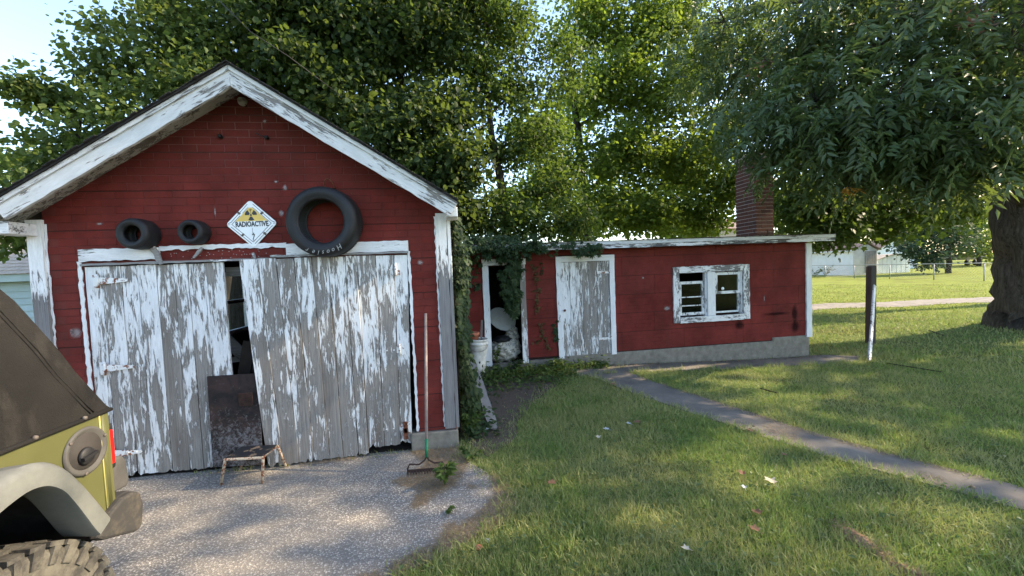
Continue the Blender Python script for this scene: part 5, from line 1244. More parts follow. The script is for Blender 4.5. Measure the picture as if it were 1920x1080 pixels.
tree('sunlit_maple', 'bright yellow-green tree lit by the sun behind the shed middle', [[(5.2, 15, -.1, .25), (5.2, 15, 3, .2), (5.0, 14.8, 6, .14), (4.6, 14.6, 9.5, .06)]],
     [lob(1100, 40, 14.5, 1.5, 80), lob(1190, 70, 14.2, 1.6, 90), lob(1260, 20, 14.5, 1.5, 80), lob(1140, 170, 14, 1.5, 85), lob(1240, 180, 13.6, 1.5, 85), lob(1320, 120, 14, 1.4, 70), lob(1180, 290, 13.4, 1.4, 80), lob(1280, 300, 13.4, 1.3, 75), lob(1350, 250, 13.6, 1.2, 60), lob(1120, 390, 13.0, 1.1, 55), lob(1220, 400, 13, 1.2, 65), lob(1310, 400, 13, 1.1, 55), lob(1360, 350, 13, .9, 45), lob(1040, 300, 14.5, 1.2, 46)],
     MAT['leafC'], MAT['barkA'], 52, .118, .8, 'broad', .27, .45)
# near hickory with the thick trunk at right
tb_ = Vector((10.35, 6.35, -.1))
tree('hickory_tree', 'huge old hickory at right whose dark hanging leaves frame the yard', [[(11.26, 6.35, -.5, .78), (11.26, 6.35, .05, .62), (11.26, 6.33, .40, .55), (11.22, 6.3, 1.2, .50), (11.16, 6.3, 2.2, .50), (11.2, 6.2, 3.6, .44), (11.0, 6.1, 5.5, .34), (10.7, 6.0, 8, .2)], [(10.98, 6.15, .6, .20), (10.84, 6.1, 1.7, .20), (10.62, 6.05, 2.6, .20), (9.5, 5.8, 3.7, .16), (8.4, 5.2, 4.6, .11), (6.8, 4.6, 4.9, .07)]],
     [lob(1440, 215, 5.2, .75, 22, .5), lob(1530, 190, 4.8, .8, 30, .6), lob(1610, 260, 4.5, .75, 32, .6), lob(1680, 190, 4.2, .75, 30, .6), lob(1760, 260, 4.1, .7, 34, .55), lob(1850, 200, 3.9, .7, 30, .6), lob(1840, 280, 4.1, .55, 24, .45), lob(1720, 300, 4.6, .6, 22, .45), lob(1490, 250, 5.4, .5, 14, .4), lob(1890, 90, 3.8, .7, 24), lob(1780, 80, 4.2, .75, 26), lob(1660, 90, 4.6, .8, 26), lob(1540, 80, 5.2, .9, 28), lob(1440, 110, 6., .95, 30), lob(1360, 40, 6.6, 1.0, 30), lob(1600, 10, 4.8, .9, 26), lob(1350, 130, 6.8, .7, 16),
      lob(1570, 295, 5., .45, 12, .4), ((9.0, 1.0, 5.7), (1.9, 1.7, 1.2), 44), ((9, 5, 6.5), (2.2, 2.2, 1.2), 60), ((7.5, 3.5, 6.2), (2., 2., .9), 40), ((10.5, 2.6, 6.2), (2.2, 2., 1.3), 50), ((11.5, 7.5, 7.2), (2.4, 2.2, 1.4), 70), ((9, 9, 6.3), (2., 2., 1.3), 60), ((6.5, 6.8, 6.4), (1.8, 1.8, .8), 34)],  # upper lobes out of view are added to shade driveway and lawn
     MAT['leafD'], MAT['barkB'], 6, droop=.75, sig=.24, pin=(.33, 9, .145, .046), twigs=.6, limb_r=.05)
# dark maple behind it
tree('dark_maple', 'dark low-branched maple between the chimney and the hickory trunk', [[(19.2, 10.2, -.1, .26), (19.2, 10.1, 2.0, .22), (18.4, 10.0, 4.2, .16), (15.4, 10.0, 6.5, .07)], [(18.8, 10., 3.2, .15), (13.4, 9.8, 3.3, .09), (9.4, 9.6, 3.5, .04)]],
     [lob(1510, 365, 9.6, .7, 34, .7), lob(1560, 400, 9.6, .85, 50, .6), lob(1640, 380, 9.6, .9, 54, .6), lob(1720, 390, 9.6, .9, 50, .6), lob(1800, 390, 9.6, .8, 40, .6), lob(1560, 440, 9.4, .5, 22, .5), lob(1500, 410, 9.6, .55, 22), lob(1680, 320, 10.4, 1.3, 60), lob(1560, 300, 10.4, 1.2, 50), lob(1780, 320, 10.4, 1.2, 50), lob(1500, 290, 11, .8, 24), lob(1660, 430, 9.5, .4, 14, .5), lob(1840, 350, 10, .8, 24), lob(1500, 200, 12, 1.6, 50), lob(1640, 180, 12, 1.8, 50), lob(1800, 180, 12, 1.8, 50), lob(1400, 60, 13, 1.8, 50)],
     MAT['leafE'], MAT['barkA'], 34, .115, .95, 'lobed', .27, .6)
# unseen tree added off to the right to keep sun off the yard
tree('unseen_shade_tree', 'unseen tall maple added off to the right to shade the lawn', [[(17.5, -.5, -.1, .35), (17.5, -.5, 4, .28), (17.4, -.4, 8, .15)]],
     [((16.5, -1.5, 6.6), (2.4, 2.4, 1.8), 36), ((17.5, 1.5, 7.2), (2.4, 2.4, 1.8), 40), ((18.5, -2, 8.8), (2.4, 2.4, 1.8), 50), ((18.5, 3.6, 7.2), (2.2, 2.2, 1.8), 50), ((17.2, .2, 5.2), (1.8, 2.4, 1.2), 34)], MAT['leafE'], MAT['barkA'], 22, .3, .9, 'broad', .5)
# far trees
def fartree(label, px, Y, h0, lobs, mat, nm='far_tree', L=.22, k=34, sig=.5, shape='broad', tr=.2):
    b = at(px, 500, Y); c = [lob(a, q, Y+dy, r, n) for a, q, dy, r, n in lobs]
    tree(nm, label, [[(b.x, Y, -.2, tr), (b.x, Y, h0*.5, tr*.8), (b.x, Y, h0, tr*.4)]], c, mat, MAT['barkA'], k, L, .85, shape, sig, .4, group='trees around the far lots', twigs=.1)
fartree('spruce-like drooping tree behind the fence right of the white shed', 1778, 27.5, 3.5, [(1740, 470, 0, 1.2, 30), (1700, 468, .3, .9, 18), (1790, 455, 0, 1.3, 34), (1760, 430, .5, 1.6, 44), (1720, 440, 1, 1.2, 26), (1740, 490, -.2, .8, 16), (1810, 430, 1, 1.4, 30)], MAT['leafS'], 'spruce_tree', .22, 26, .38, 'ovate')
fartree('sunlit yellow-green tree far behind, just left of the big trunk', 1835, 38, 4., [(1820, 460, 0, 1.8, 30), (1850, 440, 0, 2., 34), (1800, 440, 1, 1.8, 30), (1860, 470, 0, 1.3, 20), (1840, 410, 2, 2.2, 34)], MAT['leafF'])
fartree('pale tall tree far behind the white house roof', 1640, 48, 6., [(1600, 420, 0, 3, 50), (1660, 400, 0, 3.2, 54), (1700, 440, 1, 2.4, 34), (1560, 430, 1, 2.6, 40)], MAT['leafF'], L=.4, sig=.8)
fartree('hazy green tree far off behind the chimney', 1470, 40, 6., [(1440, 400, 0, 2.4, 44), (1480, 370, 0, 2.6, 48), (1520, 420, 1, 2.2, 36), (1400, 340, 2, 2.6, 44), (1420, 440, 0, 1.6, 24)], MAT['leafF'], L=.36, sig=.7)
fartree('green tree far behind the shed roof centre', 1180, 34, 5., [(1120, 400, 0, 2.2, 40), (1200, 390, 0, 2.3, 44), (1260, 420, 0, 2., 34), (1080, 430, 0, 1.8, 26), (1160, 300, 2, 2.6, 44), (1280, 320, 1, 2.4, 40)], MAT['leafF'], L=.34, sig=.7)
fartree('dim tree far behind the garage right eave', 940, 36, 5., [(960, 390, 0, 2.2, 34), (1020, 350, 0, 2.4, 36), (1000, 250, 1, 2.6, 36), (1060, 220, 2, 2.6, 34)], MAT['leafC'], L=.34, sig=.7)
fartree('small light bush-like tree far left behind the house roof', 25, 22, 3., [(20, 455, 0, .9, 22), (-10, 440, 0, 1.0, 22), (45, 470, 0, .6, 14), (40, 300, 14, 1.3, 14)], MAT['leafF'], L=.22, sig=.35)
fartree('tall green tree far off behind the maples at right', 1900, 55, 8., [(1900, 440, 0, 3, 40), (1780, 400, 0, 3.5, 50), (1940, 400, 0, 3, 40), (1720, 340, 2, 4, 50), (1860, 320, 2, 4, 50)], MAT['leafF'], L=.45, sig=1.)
# yellowed sprig, web nests
q = at(1590, 352, 4.6); o = thing('yellow_sprig', 'orange-yellow dying leaf sprig hanging below the dark hickory leaves', 'leaves', tuple(q))
P0 = np.array([q+Vector((random.uniform(-.08, .10), random.uniform(-.05, .05), random.uniform(-.03, .03))) for _ in range(4)]); D0 = rdir(4); D0[:, 2] = -.3; D0[:, 0] += .6
V, F = pinnate(P0, D0, np.tile([0, -.5, 1.], (4, 1)), .16, 7, .085, .03); link('leaflets', np_mesh('leaflets', V-np.array(q), F, MAT['gold']), None, o)
MB().tube([q, q+Vector((.1, .05, .12)), q+Vector((.3, .2, .35))], [.004, .005, .007], 5).build('twig', MAT['barkA'], o)
MAT['web'] = m_plain('silky_web', (.22, .165, .13), .9, .35, 22.)
for px, py, Y, lab, s_ in ((1432, 122, 5.6, 'small pale webworm nest wrapping leaves at the left of the hickory crown', (.07, .05, .055)), (1830, 38, 3.6, 'long pale webworm nest with brown leaves at the top right corner', (.085, .04, .04))):
    q = at(px, py, Y); o = thing('webworm_nest', lab, 'nest', tuple(q)); blob(q, s_, px, .14, 14, 6.).build('web', MAT['web'], o)
    P0 = np.array([q]*40)+rng.normal(size=(40, 3))*np.array(s_)*1.1; V, F = leaf_geo(P0, rdir(40)-np.array([0, 0, .5]), rdir(40), .09, .035, 'ovate'); link('leaf_litter', np_mesh('leaf_litter', V-np.array(q), F, m_leaf('brown_leaf', [(.16, .07, .035), (.22, .11, .06), (.12, .06, .03)], (.3, .15, .05), .2)), None, o)

# ------------------------------------------------------------------ ivy, creepers, weeds
random.seed(91)
o = thing('ivy', 'dark ivy covering the garage side corner and trailing over the shed roof', 'ivy', (.05, 4.5, 0))
n = 4800; y = rng.uniform(GY+.12, 6.1, n); z = .12+2.0*rng.uniform(0, 1, n)**.9; x = GXR+.03+rng.uniform(.02, .17, n)*(.6+.4*np.sin(z*5+y*3))+.06*rng.uniform(0, 1, n)*(z < .9)
P0 = np.stack([x, y, z], 1); D0 = np.stack([rng.uniform(.1, .8, n), -rng.uniform(.0, .9, n), -rng.uniform(.4, 1.2, n)], 1); N0 = np.stack([np.ones(n), -np.ones(n)*.7, rng.uniform(0, .8, n)], 1)+rng.normal(size=(n, 3))*.35
g1 = leaf_geo(P0, D0, N0, rng.uniform(.035, .068, n), rng.uniform(.03, .056, n), 'broad')
def palms(C, sig, k, L, nb=(0, -1, .5), D=(0, -.3, -1)):
    n = len(C)*k; P = np.repeat(np.array(C), k, 0)+rng.normal(size=(n, 3))*np.array(sig); return palmate(P, np.array(D)+rng.normal(size=(n, 3))*.4, np.array(nb)+rng.normal(size=(n, 3))*.35, L)
roofC = [(rng.uniform(.25, 1.35), SY-.27-rng.uniform(0, .1), 1.93+rng.normal()*.05) for _ in range(60)]+[(rng.uniform(.2, 1.2), rng.uniform(SY-.2, SY+.4), 2.03+rng.uniform(0, .08)) for _ in range(50)]
roofC2 = [(rng.uniform(1.25, 2.25), SY-.27-rng.uniform(0, .05), 1.91+rng.normal()*.045) for _ in range(20)]+[(rng.uniform(1.85, 2.2), SY-.27, 1.84+rng.normal()*.03) for _ in range(8)]
hang = []
for _ in range(70):
    f = rng.uniform(0, 1); hang.append((.86+(.17*(1-f*.75))*rng.uniform(-1, 1)+.02, SY-.1-rng.uniform(0, .12), 1.86-f*.92))
g2 = palms(roofC, (.06, .05, .04), 5, .075, (0, -.6, 1)); g3 = palms(roofC2, (.05, .03, .03), 4, .07, (0, -.8, .8)); g4 = palms(hang, (.035, .04, .04), 5, .085)
left = [(rng.uniform(.18, .42), SY-.06, rng.uniform(1.3, 1.85)) for _ in range(14)]; g5 = palms(left, (.03, .02, .04), 3, .06)
V, F = cat_geo([g1, g2, g3, g4, g5]); link('foliage', np_mesh('foliage', V-np.array([.05, 4.5, 0]), F, MAT['ivy']), None, o)
m = MB()
for k in range(14):
    y = random.uniform(GY+.15, 5.9); m.tube([(GXR+.03, y, 0), (GXR+.04, y+.1, .7), (GXR+.035, y-.05, 1.4), (GXR+.05, y+.1, 2.05)], [.012, .01, .007, .004], 5, cap=False)
for k in range(5): m.tube([(.4+k*.1, SY-.1, 2.03), (.85, SY-.24, 1.97), (.87+random.uniform(-.1, .1), SY-.17, 1.6), (.88+random.uniform(-.05, .05), SY-.15, 1.05)], .004, 4, cap=False)
m.tube([(.6, SY-.1, 2.02), (1.3, SY-.28, 1.98), (2.2, SY-.28, 1.96)], .005, 4, cap=False)
m.build('stems', MAT['barkA'], o)
def creeper(label, pts, mat, k, L=.045):
    root = at(pts[0][0], pts[0][1], SY-.02); o = thing('wall_creeper', label, 'creeper', tuple(root)); W_ = [at(px, py, SY-.022) for px, py in pts]
    MB().tube(W_, .0025, 4, cap=False).build('stem', MAT['barkA'], o)
    C = []
    for a, b in zip(W_, W_[1:]):
        for _ in range(max(1, int((b-a).length*k))): C.append(tuple(a.lerp(b, random.random())))
    V, F = palms(C, (.025, .008, .02), 1, L); link('leaves', np_mesh('leaves', V-np.array(root), F, mat), None, o)
creeper('thin reddening creeper climbing the red wall between the two shed doors', [(1008, 588), (1006, 560), (1008, 535), (1003, 510), (1000, 495)], MAT['redleaf'], 60)
creeper('short brownish creeper low on the red wall between the shed doors', [(1018, 632), (1014, 618), (1010, 604)], MAT['redleaf'], 60)
creeper('small green creeper sprig high on the red wall by the closed door', [(1017, 512), (1014, 498), (1016, 488)], MAT['ivy'], 40)
creeper('green creeper leaves beside the foot of the closed shed door', [(1043, 640), (1042, 622), (1041, 604)], MAT['ivy'], 90, .055)
creeper('reddish creeper leaves along the bottom of the red wall', [(995, 646), (1005, 640), (1022, 636), (1030, 655)], MAT['redleaf'], 40)
def plant(label, c, h, spread, n, mat, L=.07, nm='weed', red=False):
    o = thing(nm, label, 'weed', c); m = MB(); Ps, Ds = [], []
    for k in range(max(3, n//9)):
        a = random.uniform(0, 2*PI); tip = Vector((c[0]+spread*math.cos(a)*random.uniform(.2, 1), c[1]+spread*math.sin(a)*random.uniform(.2, 1), c[2]+h*random.uniform(.6, 1)))
        b = Vector(c); mid = b.lerp(tip, .5)+Vector((0, 0, h*.15)); m.tube([b, mid, tip], [.004, .003, .0015], 5, cap=False)
        for j in range(9):
            f = random.uniform(.25, 1); p = b.lerp(mid, f*2) if f < .5 else mid.lerp(tip, f*2-1); Ps.append(p); Ds.append((math.cos(a)+random.uniform(-1, 1), math.sin(a)+random.uniform(-1, 1), random.uniform(-.3, .3)))
    m.build('stem', MAT['weed'], o); nP = len(Ps); V, F = leaf_geo(np.array(Ps), np.array(Ds), np.tile([0, -.3, 1.], (nP, 1))+rng.normal(size=(nP, 3))*.3, L*rng.uniform(.6, 1.1, nP), L*.5*rng.uniform(.7, 1.1, nP), 'ovate')
    link('leaves', np_mesh('leaves', V-np.array(c), F, mat), None, o); return o
plant('leafy green weed growing at the rake head on the driveway', (-.13, 2.98, .006), .19, .075, 90, MAT['weed'], .065)
plant('tiny grass tuft in the hole in the driveway', (-.11, 2.64, .006), .035, .04, 27, MAT['weed'], .04)
plant('yellowing weed at the driveway edge below the foundation block', (.10, 3.38, .0), .10, .10, 45, MAT['weed'], .06)
plant('bushy weed at the foot of the ivy by the fallen board', (.10, 3.85, .0), .28, .14, 90, MAT['weed'], .07)
plant('low dark green weed clump before the closed shed door', (2.25, 6.10, -.02), .10, .22, 90, MAT['ivy'], .06)
plant('leafy weed under the left jamb of the closed door', (1.60, 6.02, .0), .22, .20, 110, MAT['weed'], .07)
plant('weedy sprig reaching up inside the open doorway', (.62, SY-.06, .1), .40, .08, 60, MAT['weed'], .07)
plant('leafy weed in front of the tarp in the doorway', (.9, 6.05, .02), .22, .2, 110, MAT['ivy'], .065)
plant('low weeds along the base of the far white garage wall', (farx(1545, YF-.4), YF-.5, -.13), 1.1, .7, 120, MAT['ivy'], .22)
plant('dark bush against the white garage beside its corner', (farx(1525, YF-.4), YF-.5, -.13), .8, .7, 120, MAT['ivy'], .2)
# ground-cover patch by the doorway: nobody could count it
n = 3600; X = rng.uniform(.05, 2.4, n); Yg = 6.12-np.abs(rng.normal(size=n))*.40; ok = (Yg > 3.9) & ((Yg > 5.55) | (X < 1.55)) & ((X < 1.75) | (Yg > 5.95)); X, Yg = X[ok], Yg[ok]; n = len(X)
hz = np.abs(rng.normal(size=n))*.06*np.clip((Yg-4.6)/1.2, .2, 1)
P0 = np.stack([X, Yg, GZ(X, Yg)+.015+hz], 1); D0 = rdir(n); D0[:, 2] *= .3; V, F = leaf_geo(P0, D0, np.tile([0, -.2, 1.], (n, 1))+rng.normal(size=(n, 3))*.35, rng.uniform(.03, .075, n), rng.uniform(.02, .045, n), 'ovate')
tag(link('ground_cover', np_mesh('ground_cover', V, F, MAT['weed'])), 'low mixed weeds carpeting the ground before the shed doorway', 'weeds', kind='stuff')
n = 900; y = rng.uniform(3.7, 6.0, n); x = .10+np.abs(rng.normal(size=n))*.13; P0 = np.stack([x, y, .01+np.abs(rng.normal(size=n))*.09], 1); D0 = rdir(n); D0[:, 2] *= .4
V, F = leaf_geo(P0, D0, np.tile([.2, -.4, 1.], (n, 1))+rng.normal(size=(n, 3))*.35, rng.uniform(.04, .08, n), rng.uniform(.025, .05, n), 'ovate')
tag(link('undergrowth', np_mesh('undergrowth', V, F, MAT['ivy'])), 'small shaded weeds along the foot of the ivy wall', 'weeds', kind='stuff')

# ------------------------------------------------------------------ grass
def allowed(X, Y, soft):
    e = lambda s: rng.normal(size=len(X))*s
    bad = inpoly(X+e(soft*1.7), Y+e(soft*1.7), DRIVE) | inpoly(X+e(soft*1.3), Y+e(soft*.8), PATHP) | inpoly(X+e(soft*.5), Y+e(soft*.5), WALKP) | inpoly(X+e(.12), Y+e(.12), DIRTP) | ((X > GXL) & (X < SX1+.02) & (Y > SY-.05)) | ((X < .02) & (Y > GY)) | inpoly(X, Y, LANEP)
    return ~bad
def scatter(n, r0, r1, a0, a1, pw):
    u = rng.uniform(0, 1, n); r = r0*(r1/r0)**u if pw == 0 else (r0**pw+u*(r1**pw-r0**pw))**(1/pw)
    a = rng.uniform(a0, a1, n); return r*np.sin(a), r*np.cos(a)
gs = []
for n, r0, r1, h0, h1, w0, w1, sh in ((190000, .9, 4.6, .028, .060, .0028, .0052, 'blade'), (150000, 4.0, 9.5, .035, .075, .005, .009, 'tri'), (110000, 9., 32, .04, .09, .012, .03, 'tri')):
    X, Y = scatter(n, r0, r1, math.radians(-32), math.radians(74), 0 if r0 > 8 else .6); ok = allowed(X, Y, .035); X, Y = X[ok], Y[ok]
    cl = np.sin(X*3.1+np.sin(Y*2.3)*1.5)*np.sin(Y*2.7+np.sin(X*1.9))  # uneven mowing
    n = len(X); P0 = np.stack([X, Y, GZ(X, Y)-.002], 1); D0 = np.stack([rng.normal(size=n)*.45, rng.normal(size=n)*.45, np.ones(n)], 1)
    N0 = rdir(n); N0[:, 2] = 0; L_ = rng.uniform(h0, h1, n)*(1+.25*cl)
    gs.append(leaf_geo(P0, D0, N0, L_, rng.uniform(w0, w1, n), sh))
edge = []
for poly in (PATHP, WALKP, DRIVE[:12], [(.3, 6.0), (2.6, 6.0)], [(6.2, 6.3), (6.4, 8.5)], [(7.6, 6.5), (8.3, 6.6)], [(10.2, 5.4), (12, 5.6)]):
    for (xa, ya), (xb, yb) in zip(poly, poly[1:]):
        if xa < -.6 or xb < -.6: continue
        ln_ = math.hypot(xb-xa, yb-ya); k = int(ln_*260)
        f_ = rng.uniform(0, 1, k); edge.append(np.stack([xa+(xb-xa)*f_, ya+(yb-ya)*f_], 1)+rng.normal(size=(k, 2))*.035)
E_ = np.concatenate(edge); cx_ = np.sin(E_[:, 0]*11+3*np.sin(E_[:, 1]*7)) > -.2; E_ = E_[cx_]; n = len(E_)
D0 = np.stack([rng.normal(size=n)*.55, rng.normal(size=n)*.55, np.ones(n)], 1); N0 = rdir(n); N0[:, 2] = 0
far_g = gs.pop(); gs.append(leaf_geo(np.stack([E_[:, 0], E_[:, 1], GZ(E_[:, 0], E_[:, 1])], 1), D0, N0, rng.uniform(.05, .115, n), rng.uniform(.003, .006, n), 'blade'))
n = 16000; cen = np.stack(scatter(420, 1.3, 8.5, math.radians(-15), math.radians(72), .6), 1); pk = cen[rng.integers(0, len(cen), n)]+rng.normal(size=(n, 2))*.05; ok = allowed(pk[:, 0], pk[:, 1], .02); pk = pk[ok]; n = len(pk)
D0 = np.stack([rng.normal(size=n)*.6, rng.normal(size=n)*.6, np.ones(n)], 1); N0 = rdir(n); N0[:, 2] = 0
gs.append(leaf_geo(np.stack([pk[:, 0], pk[:, 1], GZ(pk[:, 0], pk[:, 1])], 1), D0, N0, rng.uniform(.05, .105, n), rng.uniform(.003, .006, n), 'blade'))
V, F = far_g; tag(link('field_grass', np_mesh('field_grass', V, F, MAT['field'])), 'bright sunlit grass of the field beyond the gravel lane', 'grass', kind='stuff')
V, F = cat_geo(gs); tag(link('grass', np_mesh('grass', V, F, MAT['grass'])), 'short uneven green lawn grass with dry yellow patches', 'grass', kind='stuff')
X, Y = scatter(6000, 1.2, 9, math.radians(-20), math.radians(74), .7); ok = allowed(X, Y, .02); X, Y = X[ok], Y[ok]; n = len(X)
D0 = rdir(n); D0[:, 2] *= .25; P0 = np.stack([X, Y, GZ(X, Y)+rng.uniform(.012, .045, n)], 1); V, F = leaf_geo(P0, D0, np.tile([0, 0, 1.], (n, 1))+rng.normal(size=(n, 3))*.3, rng.uniform(.018, .045, n), rng.uniform(.012, .026, n), 'ovate')
tag(link('clover', np_mesh('clover', V, F, MAT['clover'])), 'small broad clover leaves mixed through the lawn', 'clover', kind='stuff')
# straw and clippings
STRAW = [[(-.45, 3.63), (-.07, 3.62), (.06, 3.35), (.0, 3.1), (-.05, 2.95), (-.2, 2.85), (-.28, 2.72), (-.36, 2.72), (-.32, 2.95), (-.55, 3.12), (-.38, 3.2), (-.3, 3.35)],
         [(.22, 3.1), (.34, 2.9), (.36, 2.6), (.24, 2.45), (.08, 2.34), (-.13, 2.22), (-.38, 2.12), (-.42, 2.2), (-.15, 2.36), (.02, 2.52), (.13, 2.62), (.22, 2.78)],
         [(-.16, 2.34), (-.1, 2.55), (-.0, 2.45)], [(.02, 2.98), (.12, 2.9), (.05, 2.86)],
         [(-1.35, 3.6), (-.9, 3.62), (-.9, 3.57), (-1.35, 3.56)], [(-.62, 2.02), (-.3, 2.16), (-.36, 1.9), (-.7, 1.75)], [(-.68, 2.12), (-.45, 2.18), (-.4, 2.0), (-.6, 1.95)],
         [(2.6, 5.55), (2.9, 4.5), (3.12, 3.85), (3.35, 3.15), (3.56, 2.72), (3.8, 2.36), (3.72, 2.3), (3.45, 2.72), (3.22, 3.15), (3.0, 3.8), (2.8, 4.5)],
         [(3.0, 3.6), (3.15, 3.3), (2.95, 3.05), (2.85, 3.3)], [(3.4, 2.5), (3.5, 2.35), (3.3, 2.3)]]
gs = []
for pi, poly in enumerate(STRAW):
    xs_ = [p[0] for p in poly]; ys_ = [p[1] for p in poly]; area = (max(xs_)-min(xs_))*(max(ys_)-min(ys_)); n = int(area*(38000 if pi < 7 else 9000))+200
    X = rng.uniform(min(xs_)-.02, max(xs_)+.02, n); Y = rng.uniform(min(ys_)-.02, max(ys_)+.02, n); ok = inpoly(X+rng.normal(size=n)*.015, Y+rng.normal(size=n)*.015, poly); X, Y = X[ok], Y[ok]; n = len(X)
    D0 = rdir(n); D0[:, 2] *= .22; P0 = np.stack([X, Y, GZ(X, Y)+.009+rng.uniform(0, .010, n)], 1); gs.append(leaf_geo(P0, D0, np.tile([0, 0, 1.], (n, 1))+rng.normal(size=(n, 3))*.3, rng.uniform(.012, .040, n), rng.uniform(.0015, .0035, n), 'tri'))
V, F = cat_geo(gs); tag(link('dry_clippings', np_mesh('dry_clippings', V, F, MAT['straw'])), 'tan dry grass clippings matted on the driveway and path edges', 'clippings', kind='stuff')
n = 2600; X = rng.uniform(-2.6, .3, n); Y = rng.uniform(1.9, 3.62, n); ok = inpoly(X, Y, DRIVE) & (rng.uniform(0, 1, n) < .25+.75*np.exp(-((X-.1)**2+(Y-2.7)**2)*1.2)); X, Y = X[ok], Y[ok]; n = len(X)
sv, sf = np.array([(1, 0, 0), (-.5, .8, 0), (-.5, -.8, 0), (0, 0, .8)]), np.array([(0, 1, 3), (1, 2, 3), (2, 0, 3)])
an = rng.uniform(0, 6.28, n); r_ = rng.uniform(.003, .009, n); vx = np.stack([np.cos(an)[:, None]*sv[:, 0]-np.sin(an)[:, None]*sv[:, 1], np.sin(an)[:, None]*sv[:, 0]+np.cos(an)[:, None]*sv[:, 1], np.tile(sv[:, 2], (n, 1))], 2)*r_[:, None, None]+np.stack([X, Y, np.full(n, .0055)], 1)[:, None]
tag(link('loose_gravel', np_mesh('loose_gravel', vx.reshape(-1, 3), (sf[None]+(np.arange(n)*4)[:, None, None]).reshape(-1, 3), m_leaf('loose_stone', [(.16, .155, .15), (.32, .30, .27), (.5, .47, .43)], (.1, .1, .1), 0., .9, .1))), 'small loose stones scattered over the worn driveway', 'gravel', kind='stuff')
# small leaf litter on dirt, debris on walk
n = 700; X = np.concatenate([rng.uniform(.1, 1.3, 350), rng.uniform(1.8, 6.4, 350)]); Y = np.concatenate([rng.uniform(3.6, 5.6, 350), 6.16-np.minimum(np.abs(rng.normal(size=350))*.10, .3)]); ok = (~((X < 1.5) & (Y < 3.5+(X-.2)))); X, Y = X[ok], Y[ok]; n = len(X)
MAT['litter'] = m_leaf('brown_litter', [(.075, .045, .028), (.15, .095, .055), (.25, .19, .13)], (.2, .1, .05), .1)
for sel, lab in ((X < 1.5, 'small brown leaf litter scattered on the bare dirt by the ivy'), (X >= 1.5, 'small dark litter along the walkway at the foot of the shed')):
    x_, y_ = X[sel], Y[sel]; n = len(x_); D0 = rdir(n); D0[:, 2] *= .2; P0 = np.stack([x_, y_, GZ(x_, y_)+.016], 1); V, F = leaf_geo(P0, D0, np.tile([0, 0, 1.], (n, 1))+rng.normal(size=(n, 3))*.4, rng.uniform(.012, .045, n), rng.uniform(.006, .025, n), 'ovate')
    tag(link('leaf_litter', np_mesh('leaf_litter', V, F, MAT['litter'])), lab, 'litter', kind='stuff')

# ------------------------------------------------------------------ fallen leaves and small things on the lawn
random.seed(13)
fl = {'tan': m_leaf('tan_leaf', [(.42, .37, .27), (.5, .44, .33)], (.4, .3, .2), .15), 'brown': m_leaf('brown_dead_leaf', [(.16, .085, .05), (.21, .12, .075)], (.25, .12, .05), .15), 'rust': m_leaf('rust_leaf', [(.20, .11, .065), (.17, .09, .055)], (.35, .15, .05), .15), 'grey': m_leaf('grey_leaf', [(.45, .47, .47), (.36, .38, .38)], (.3, .3, .3), .1)}
def fallen(label, px, py, s_, mat):
    q = atz(px, py, -.01); z = gz(q.x, q.y)+.045; n = 1; c = Vector((q.x, q.y, z)); tv, tf = TPL['lobed']; a = random.uniform(0, 2*PI); m = MB(); ca, sa = math.cos(a), math.sin(a)
    vs = []
    for u_, v_, w_ in tv:
        u_ -= .45; vs.append((q.x+s_*(u_*ca-v_*sa), q.y+s_*(u_*sa+v_*ca), z+s_*(.35*abs(v_)+.5*max(0, u_)**2+random.uniform(-.05, .05))))
    o = thing('fallen_leaf', label, 'leaf', tuple(c), group='fallen leaves on the lawn'); m.add(vs, tf).build('blade', fl[mat], o); m2 = MB().tube([vs[0], (vs[0][0]-s_*.4*ca, vs[0][1]-s_*.4*sa, z-.01)], .0018, 4).build('stalk', fl[mat], o)
for a in (('large pale tan curled leaf on the lawn between driveway and path', 1443, 912, .085, 'tan'), ('brown leaf just left of the large pale leaf', 1390, 897, .065, 'brown'), ('dark brown leaf in a clump near the middle of the lawn', 1195, 802, .085, 'brown'), ('grey curled leaf left of the dark brown clump', 1178, 804, .05, 'grey'),
          ('pale grey leaf standing in the lawn right of the driveway', 1136, 815, .06, 'grey'), ('small tan leaf just below the pale grey one', 1122, 830, .05, 'tan'), ('brown leaf on the lawn near the driveway edge', 1036, 920, .075, 'brown'), ('rust coloured leaf low on the lawn below the pale leaf', 1420, 976, .065, 'rust'), ('light rust leaf near the bottom of the lawn', 1413, 1007, .06, 'rust'),
          ('small whitish leaf near the bottom edge of the lawn', 1285, 1046, .045, 'tan'), ('brown leaf close beside the path edge', 1405, 812, .06, 'brown'), ('tan leaf halfway along the path edge grass', 1470, 860, .05, 'rust'), ('grey-white leaf just left of the large pale leaf and lower', 1395, 925, .04, 'grey'), ('brown leaf on the grass near the top of the path', 1150, 727, .09, 'brown'), ('white scrap of leaf on the bare dirt', 914, 815, .04, 'grey'), ('rust leaf under the weeds by the shed doorway', 930, 712, .08, 'rust')): fallen(*a)
def pebble(label, px, py, r, mat, nm='stone', cat='stone'):
    q = atz(px, py, 0); z = gz(q.x, q.y); o = thing(nm, label, cat, (q.x, q.y, z)); blob((q.x, q.y, z+r*.5), (r, r*.75, r*.65), px, .06, 8, 4.).build('body', mat, o)
MAT['husk'] = m_plain('brown_husk', (.09, .065, .05), .9, .4, 30.)
pebble('small grey stone at the ragged driveway edge', 915, 1016, .018, MAT['porc']); pebble('red-brown brick chip at the driveway edge below the grey stone', 897, 1030, .022, MAT['terra'], 'brick_chip', 'chip')
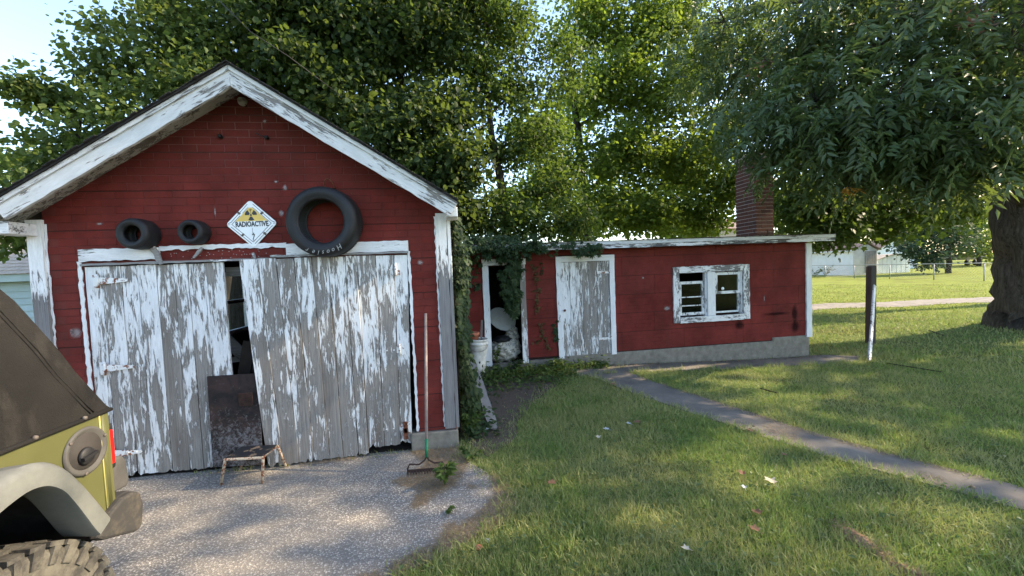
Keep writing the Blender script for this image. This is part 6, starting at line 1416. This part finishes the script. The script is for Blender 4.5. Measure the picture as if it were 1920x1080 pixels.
pebble('brown husk lying on the concrete path, nearer the yard', 1770, 900, .018, MAT['husk'], 'nut_husk', 'husk'); pebble('pale brown husk lying on the path toward the right edge', 1823, 902, .022, MAT['litter'], 'nut_husk', 'husk'); pebble('small dark husk on the path beside straw', 1733, 887, .015, MAT['husk'], 'nut_husk', 'husk'); pebble('dark husk on the upper stretch of the path', 1413, 795, .018, MAT['husk'], 'nut_husk', 'husk')
def mound(label, pts, h, nm='soil_mound'):
    W_ = [atz(px, py, -.02) for px, py in pts]; c = sum(W_, Vector())/len(W_); o = thing(nm, label, 'mound', tuple(c)); mx_ = max((p-c).length for p in W_); d = (W_[-1]-W_[0]).normalized(); s_ = Vector((-d.y, d.x, 0)); m = MB(); n = 14
    L_ = (W_[-1]-W_[0]).length/2+.05
    for i in range(n+1):
        for j in range(n+1):
            u_, v_ = -1+2*i/n, -1+2*j/n; r_ = u_*u_+v_*v_; p = c+d*L_*u_+s_*L_*.34*v_; m.v.append((p.x, p.y, gz(p.x, p.y)-.01+h*max(0, 1-r_)*(.8+.4*random.random())))
    for i in range(n):
        for j in range(n): m.f.append((i*(n+1)+j, (i+1)*(n+1)+j, (i+1)*(n+1)+j+1, i*(n+1)+j+1)); m.sm.append(True)
    m.build('soil', MAT['mound'], o)
    P0 = np.array([c+d*L_*random.uniform(-1, 1)*.9+s_*L_*.3*random.uniform(-1, 1)+Vector((0, 0, h*.5)) for _ in range(260)]); P0[:, 2] = GZ(P0[:, 0], P0[:, 1])+h*.7; D0 = rdir(260); D0[:, 2] *= .4; V, F = leaf_geo(P0, D0, rdir(260), .03, .003, 'tri'); link('thatch', np_mesh('thatch', V-np.array(c), F, MAT['straw']), None, o)
mound('long reddish strip of dry raked soil in the lower right grass', [(1570, 992), (1610, 1015), (1660, 1048)], .05); mound('second brown soil strip at the bottom edge of the grass', [(1665, 1060), (1700, 1075), (1730, 1090)], .04)
def stick(label, pts, r): 
    W_ = [atz(px, py, -.06) for px, py in pts]; W_ = [Vector((p.x, p.y, gz(p.x, p.y)+.03)) for p in W_]; o = thing('stick', label, 'stick', tuple(W_[0])); MB().tube(W_, r, 6).build('wood', MAT['barkA'], o)
stick('thin pale twig on the grass left of the big trunk', [(1742, 624), (1755, 628), (1768, 632)], .012); stick('long dark stick lying in the grass right of the stake', [(1662, 676), (1700, 682), (1765, 692)], .008); stick('grey grass-covered stick on the lawn above the path', [(1426, 731), (1440, 735), (1456, 739)], .008)
print('objects', len(bpy.data.objects), 'tris', sum(len(o.data.polygons) for o in bpy.data.objects if o.type == 'MESH'))
